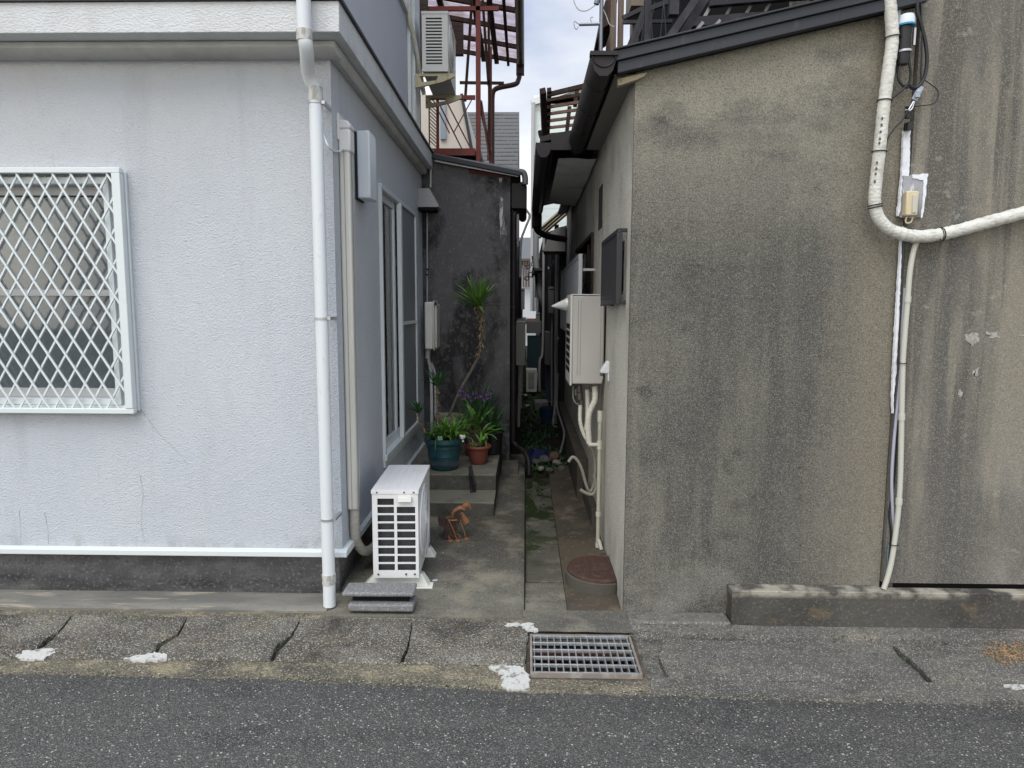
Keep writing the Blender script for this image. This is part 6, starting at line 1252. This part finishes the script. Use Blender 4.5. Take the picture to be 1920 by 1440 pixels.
bars([(8.65, (1026, 178), (1100, 160), .05), (9.0, (1082, 168), (1078, 200), .05), (9.4, (1068, 200), (1060, 275), .05)], 'post', wooddk, wc)
mb = MB(); mb.tube(smooth([at(1012, 245, Y=9.9), at(1018, 262, Y=9.9), at(1040, 270, Y=9.9), at(1062, 276, Y=9.9)], 4), .03, 8); mb.build('downpipe', dkbrown, wc)
dk = thing('drying_deck', 'timber and steel drying deck with stairs on the right house roof', 'deck', (1.0, 5.2, 3.0))
def vert(mb, px, Y, wdt, z0=2.85, z1=5.2, py=60): x = at(px, py, Y=Y).x; mb.box((x - wdt / 2, Y, z0), (x + wdt / 2, Y + wdt, z1))
mb = MB(); vert(mb, 1150, 5.2, .042); vert(mb, 1164, 5.2, .038); vert(mb, 1141, 7.2, .04); mb.build('post', wood, dk)
mb = MB(); x = at(1127, 60, Y=4.9).x; mb.tube([V(x, 4.9, 2.9), V(x, 4.9, 5.2)], .014, 10); mb.tube([V(x + .005, 4.9, at(1127, 45, Y=4.9).z), at(1086, 46, Y=4.9)], .011, 8); mb.tube([at(1118, 8, Y=4.9), at(1122, -6, Y=4.9)], .018, 8); mb.build('clothes_pole', mat('steel_pole', (.20, .22, .25), .35, metal=.5), dk)
mb = MB()
for ps in ([(1086, 46), (1077, 40), (1077, 50), (1081, 55), (1084, 50)], [(1110, 44), (1107, 34), (1112, 32)], [(1118, 8), (1100, 20), (1085, 18), (1077, 5), (1076, -5)], [(1130, 16), (1136, 28), (1143, 46), (1152, 50)]): mb.tube(smooth(W(4.9, *ps), 5), .0035, 6)
mb.build('hook', mat('hook_wire', (.42, .42, .40), .5), dk)
dst = mat('dark_steel', (.016, .016, .022), .6, [('n', (8, 8, 8), .5, .7, (.07, .06, .065), .6)])
bars([(4.8, (1170, 108), (1213, 5), .028), (4.8, (1178, 110), (1217, 12), .020), (5.0, (1168, 34), (1206, 16), .028), (4.8, (1213, 95), (1214, 0), .042), (5.0, (1168, 42), (1260, 40), .022), (4.9, (1215, 18), (1262, 0), .03), (4.7, (1262, 30), (1265, -30), .06), (4.5, (1243, 88), (1318, -20), .045), (4.9, (1178, 90), (1184, 108), .02)], 'rail', dst, dk)
bars([(4.75, (1219, 0), (1224, 90), .006), (4.75, (1228, 4), (1216, 60), .005), (4.75, (1245, 0), (1236, 90), .005), (4.75, (1244, 0), (1250, 80), .006), (4.75, (1198, 50), (1190, 100), .005), (4.75, (1206, 50), (1200, 98), .005)], 'wire', dst, dk)
# dark boarded stair: treads and stringers seen from below
bars([(5.0, (1316, 40), (1350, -20), .022), (5.0, (1356, 38), (1388, -20), .018), (5.0, (1396, 30), (1430, -25), .020), (5.0, (1434, 22), (1466, -28), .018), (4.8, (1286, 80), (1318, 42), .020), (4.8, (1321, 70), (1350, 38), .018), (4.8, (1366, 54), (1382, 38), .018), (4.8, (1405, 44), (1414, 36), .014)], 'strut', mat('lit_joist', (.30, .29, .29), .6), dk)  # pale grey paints the lit undersides of the joists
bars([(4.9, (1290, 44), (1700, 14), .06), (4.6, (1262, 96), (1332, -20), .05), (4.95, (1330, 6), (1700, -25), .05)], 'stringer', dst, dk)
mb = MB()
for i in range(5): x = 1.25 + i * .42; mb.bar((x, 4.3, rz_(x) + .12), (x, 5.3, rz_(x) + .30), .05, .03)
mb.build('tread', dst, dk)
# roof equipment: back wall (upper floor of right house)
hu = thing('upper_storey', 'beige rendered upper storey behind the drying deck', 'house', (1.8, 7, 2.8))
a = at(1172, 60, Y=7.4); MB().box((at(1186, 60, Y=7.4).x, 7.4, 2.9), (5, 7.6, 6.5)).build('wall', beigew, hu); mb = MB(); mb.box((a.x, 7.0, 4.55), (at(1206, 0, Y=7.0).x + .2, 7.38, 5.6)); mb.build('overhang', beigew, hu)
MB().box((at(1275, 60, Y=5.4).x, 5.4, 2.95), (4, 7.38, 5.9)).build('deck_shade_block', mat('painted_shade', (.010, .010, .011), .95), hu)  # black block stands in for the shade under the deck
mb = MB(); q = [at(1135, 0, Y=6.5), at(1158, 0, Y=6.5), at(1150, 40, Y=6.5), at(1124, 56, Y=6.5)]; q0 = [p + V(0, .6, 0) for p in q]; mb.add(q + q0, [(0, 1, 2, 3), (7, 6, 5, 4), (0, 4, 5, 1), (1, 5, 6, 2), (2, 6, 7, 3), (3, 7, 4, 0)]); mb.build('eave', wooddk, hu)
rb = MB(); rb.prism([(at(1120, 110, Y=7.8).x, 2.95), (at(1120, 110, Y=7.8).x, at(1120, 110, Y=7.8).z - .1), (at(1170, 75, Y=7.8).x + .3, at(1170, 75, Y=7.8).z + .1), (at(1170, 75, Y=7.8).x + .3, 2.95)], 1, 7.7, 8.4); rb.build('low_roof', mat('old_roof_brown', (.045, .04, .04), .8), hu)

mb = MB()
for i in range(1500):
    x = random.uniform(-3.0, 3.2); y = redge(x) + random.gauss(-.012, .022); z = gz(x, y) + .003; mb.ball((x, y, z), random.uniform(.0015, .0055), (1.2, 1, .6), 5)
o = mb.build('road_edge_grit', mat('edge_grit', (.22, .20, .15), .95, [('c', (90, 90, 90), 0, 1, (.06, .055, .04), .9), ('c', (120, 120, 120), .8, .9, (.5, .48, .4), .8)])); o['kind'] = 'stuff'
# small weeds in the kerb joints
mb = MB()
for (px, py) in ((92, 1196), (300, 1206), (525, 1210), (760, 1214), (1704, 1240), (1080, 1180), (985, 1130), (1160, 1160), (1400, 1190), (1560, 1192), (1790, 1196)):
    p = atg(px, py, -.012)
    for j in range(7): mb.blade(p + V(random.uniform(-.02, .02), random.uniform(-.01, .01), 0), (random.uniform(-1, 1), random.uniform(-1, 1), random.uniform(.5, 2)), random.uniform(.012, .03), .004, .6, 3)
o = mb.build('joint_weeds', leafd); o['kind'] = 'stuff'
# gravel spill at the right
mb = MB()
for i in range(420):
    px, py = random.gauss(1895, 28), random.gauss(1224, 9)
    if px < 1835 + abs(py - 1222) * 1.2: continue
    p = atg(px, py, .008); mb.ball(p, random.uniform(.003, .008), (1, 1, .6), 5)
o = mb.build('gravel', mat('orange_gravel', (.28, .20, .12), .9, [('c', (70, 70, 70), 0, 1, (.12, .09, .06), .8), ('c', (60, 60, 60), .7, .8, (.42, .22, .12), .7)])); o['kind'] = 'stuff'
mb = MB()
for i in range(260):
    px = random.uniform(1180, 1930); py = 1190 + (px - 1180) / 740 * 14 + random.gauss(0, 2.5); p = atg(px, py, .002); mb.ball(p, random.uniform(.002, .006), (1.3, 1, .5), 5)
o = mb.build('grit', mat('grit_mix', (.20, .17, .13), .9, [('c', (90, 90, 90), 0, 1, (.06, .05, .04), .9)])); o['kind'] = 'stuff'
bpy.data.objects.remove(ua)
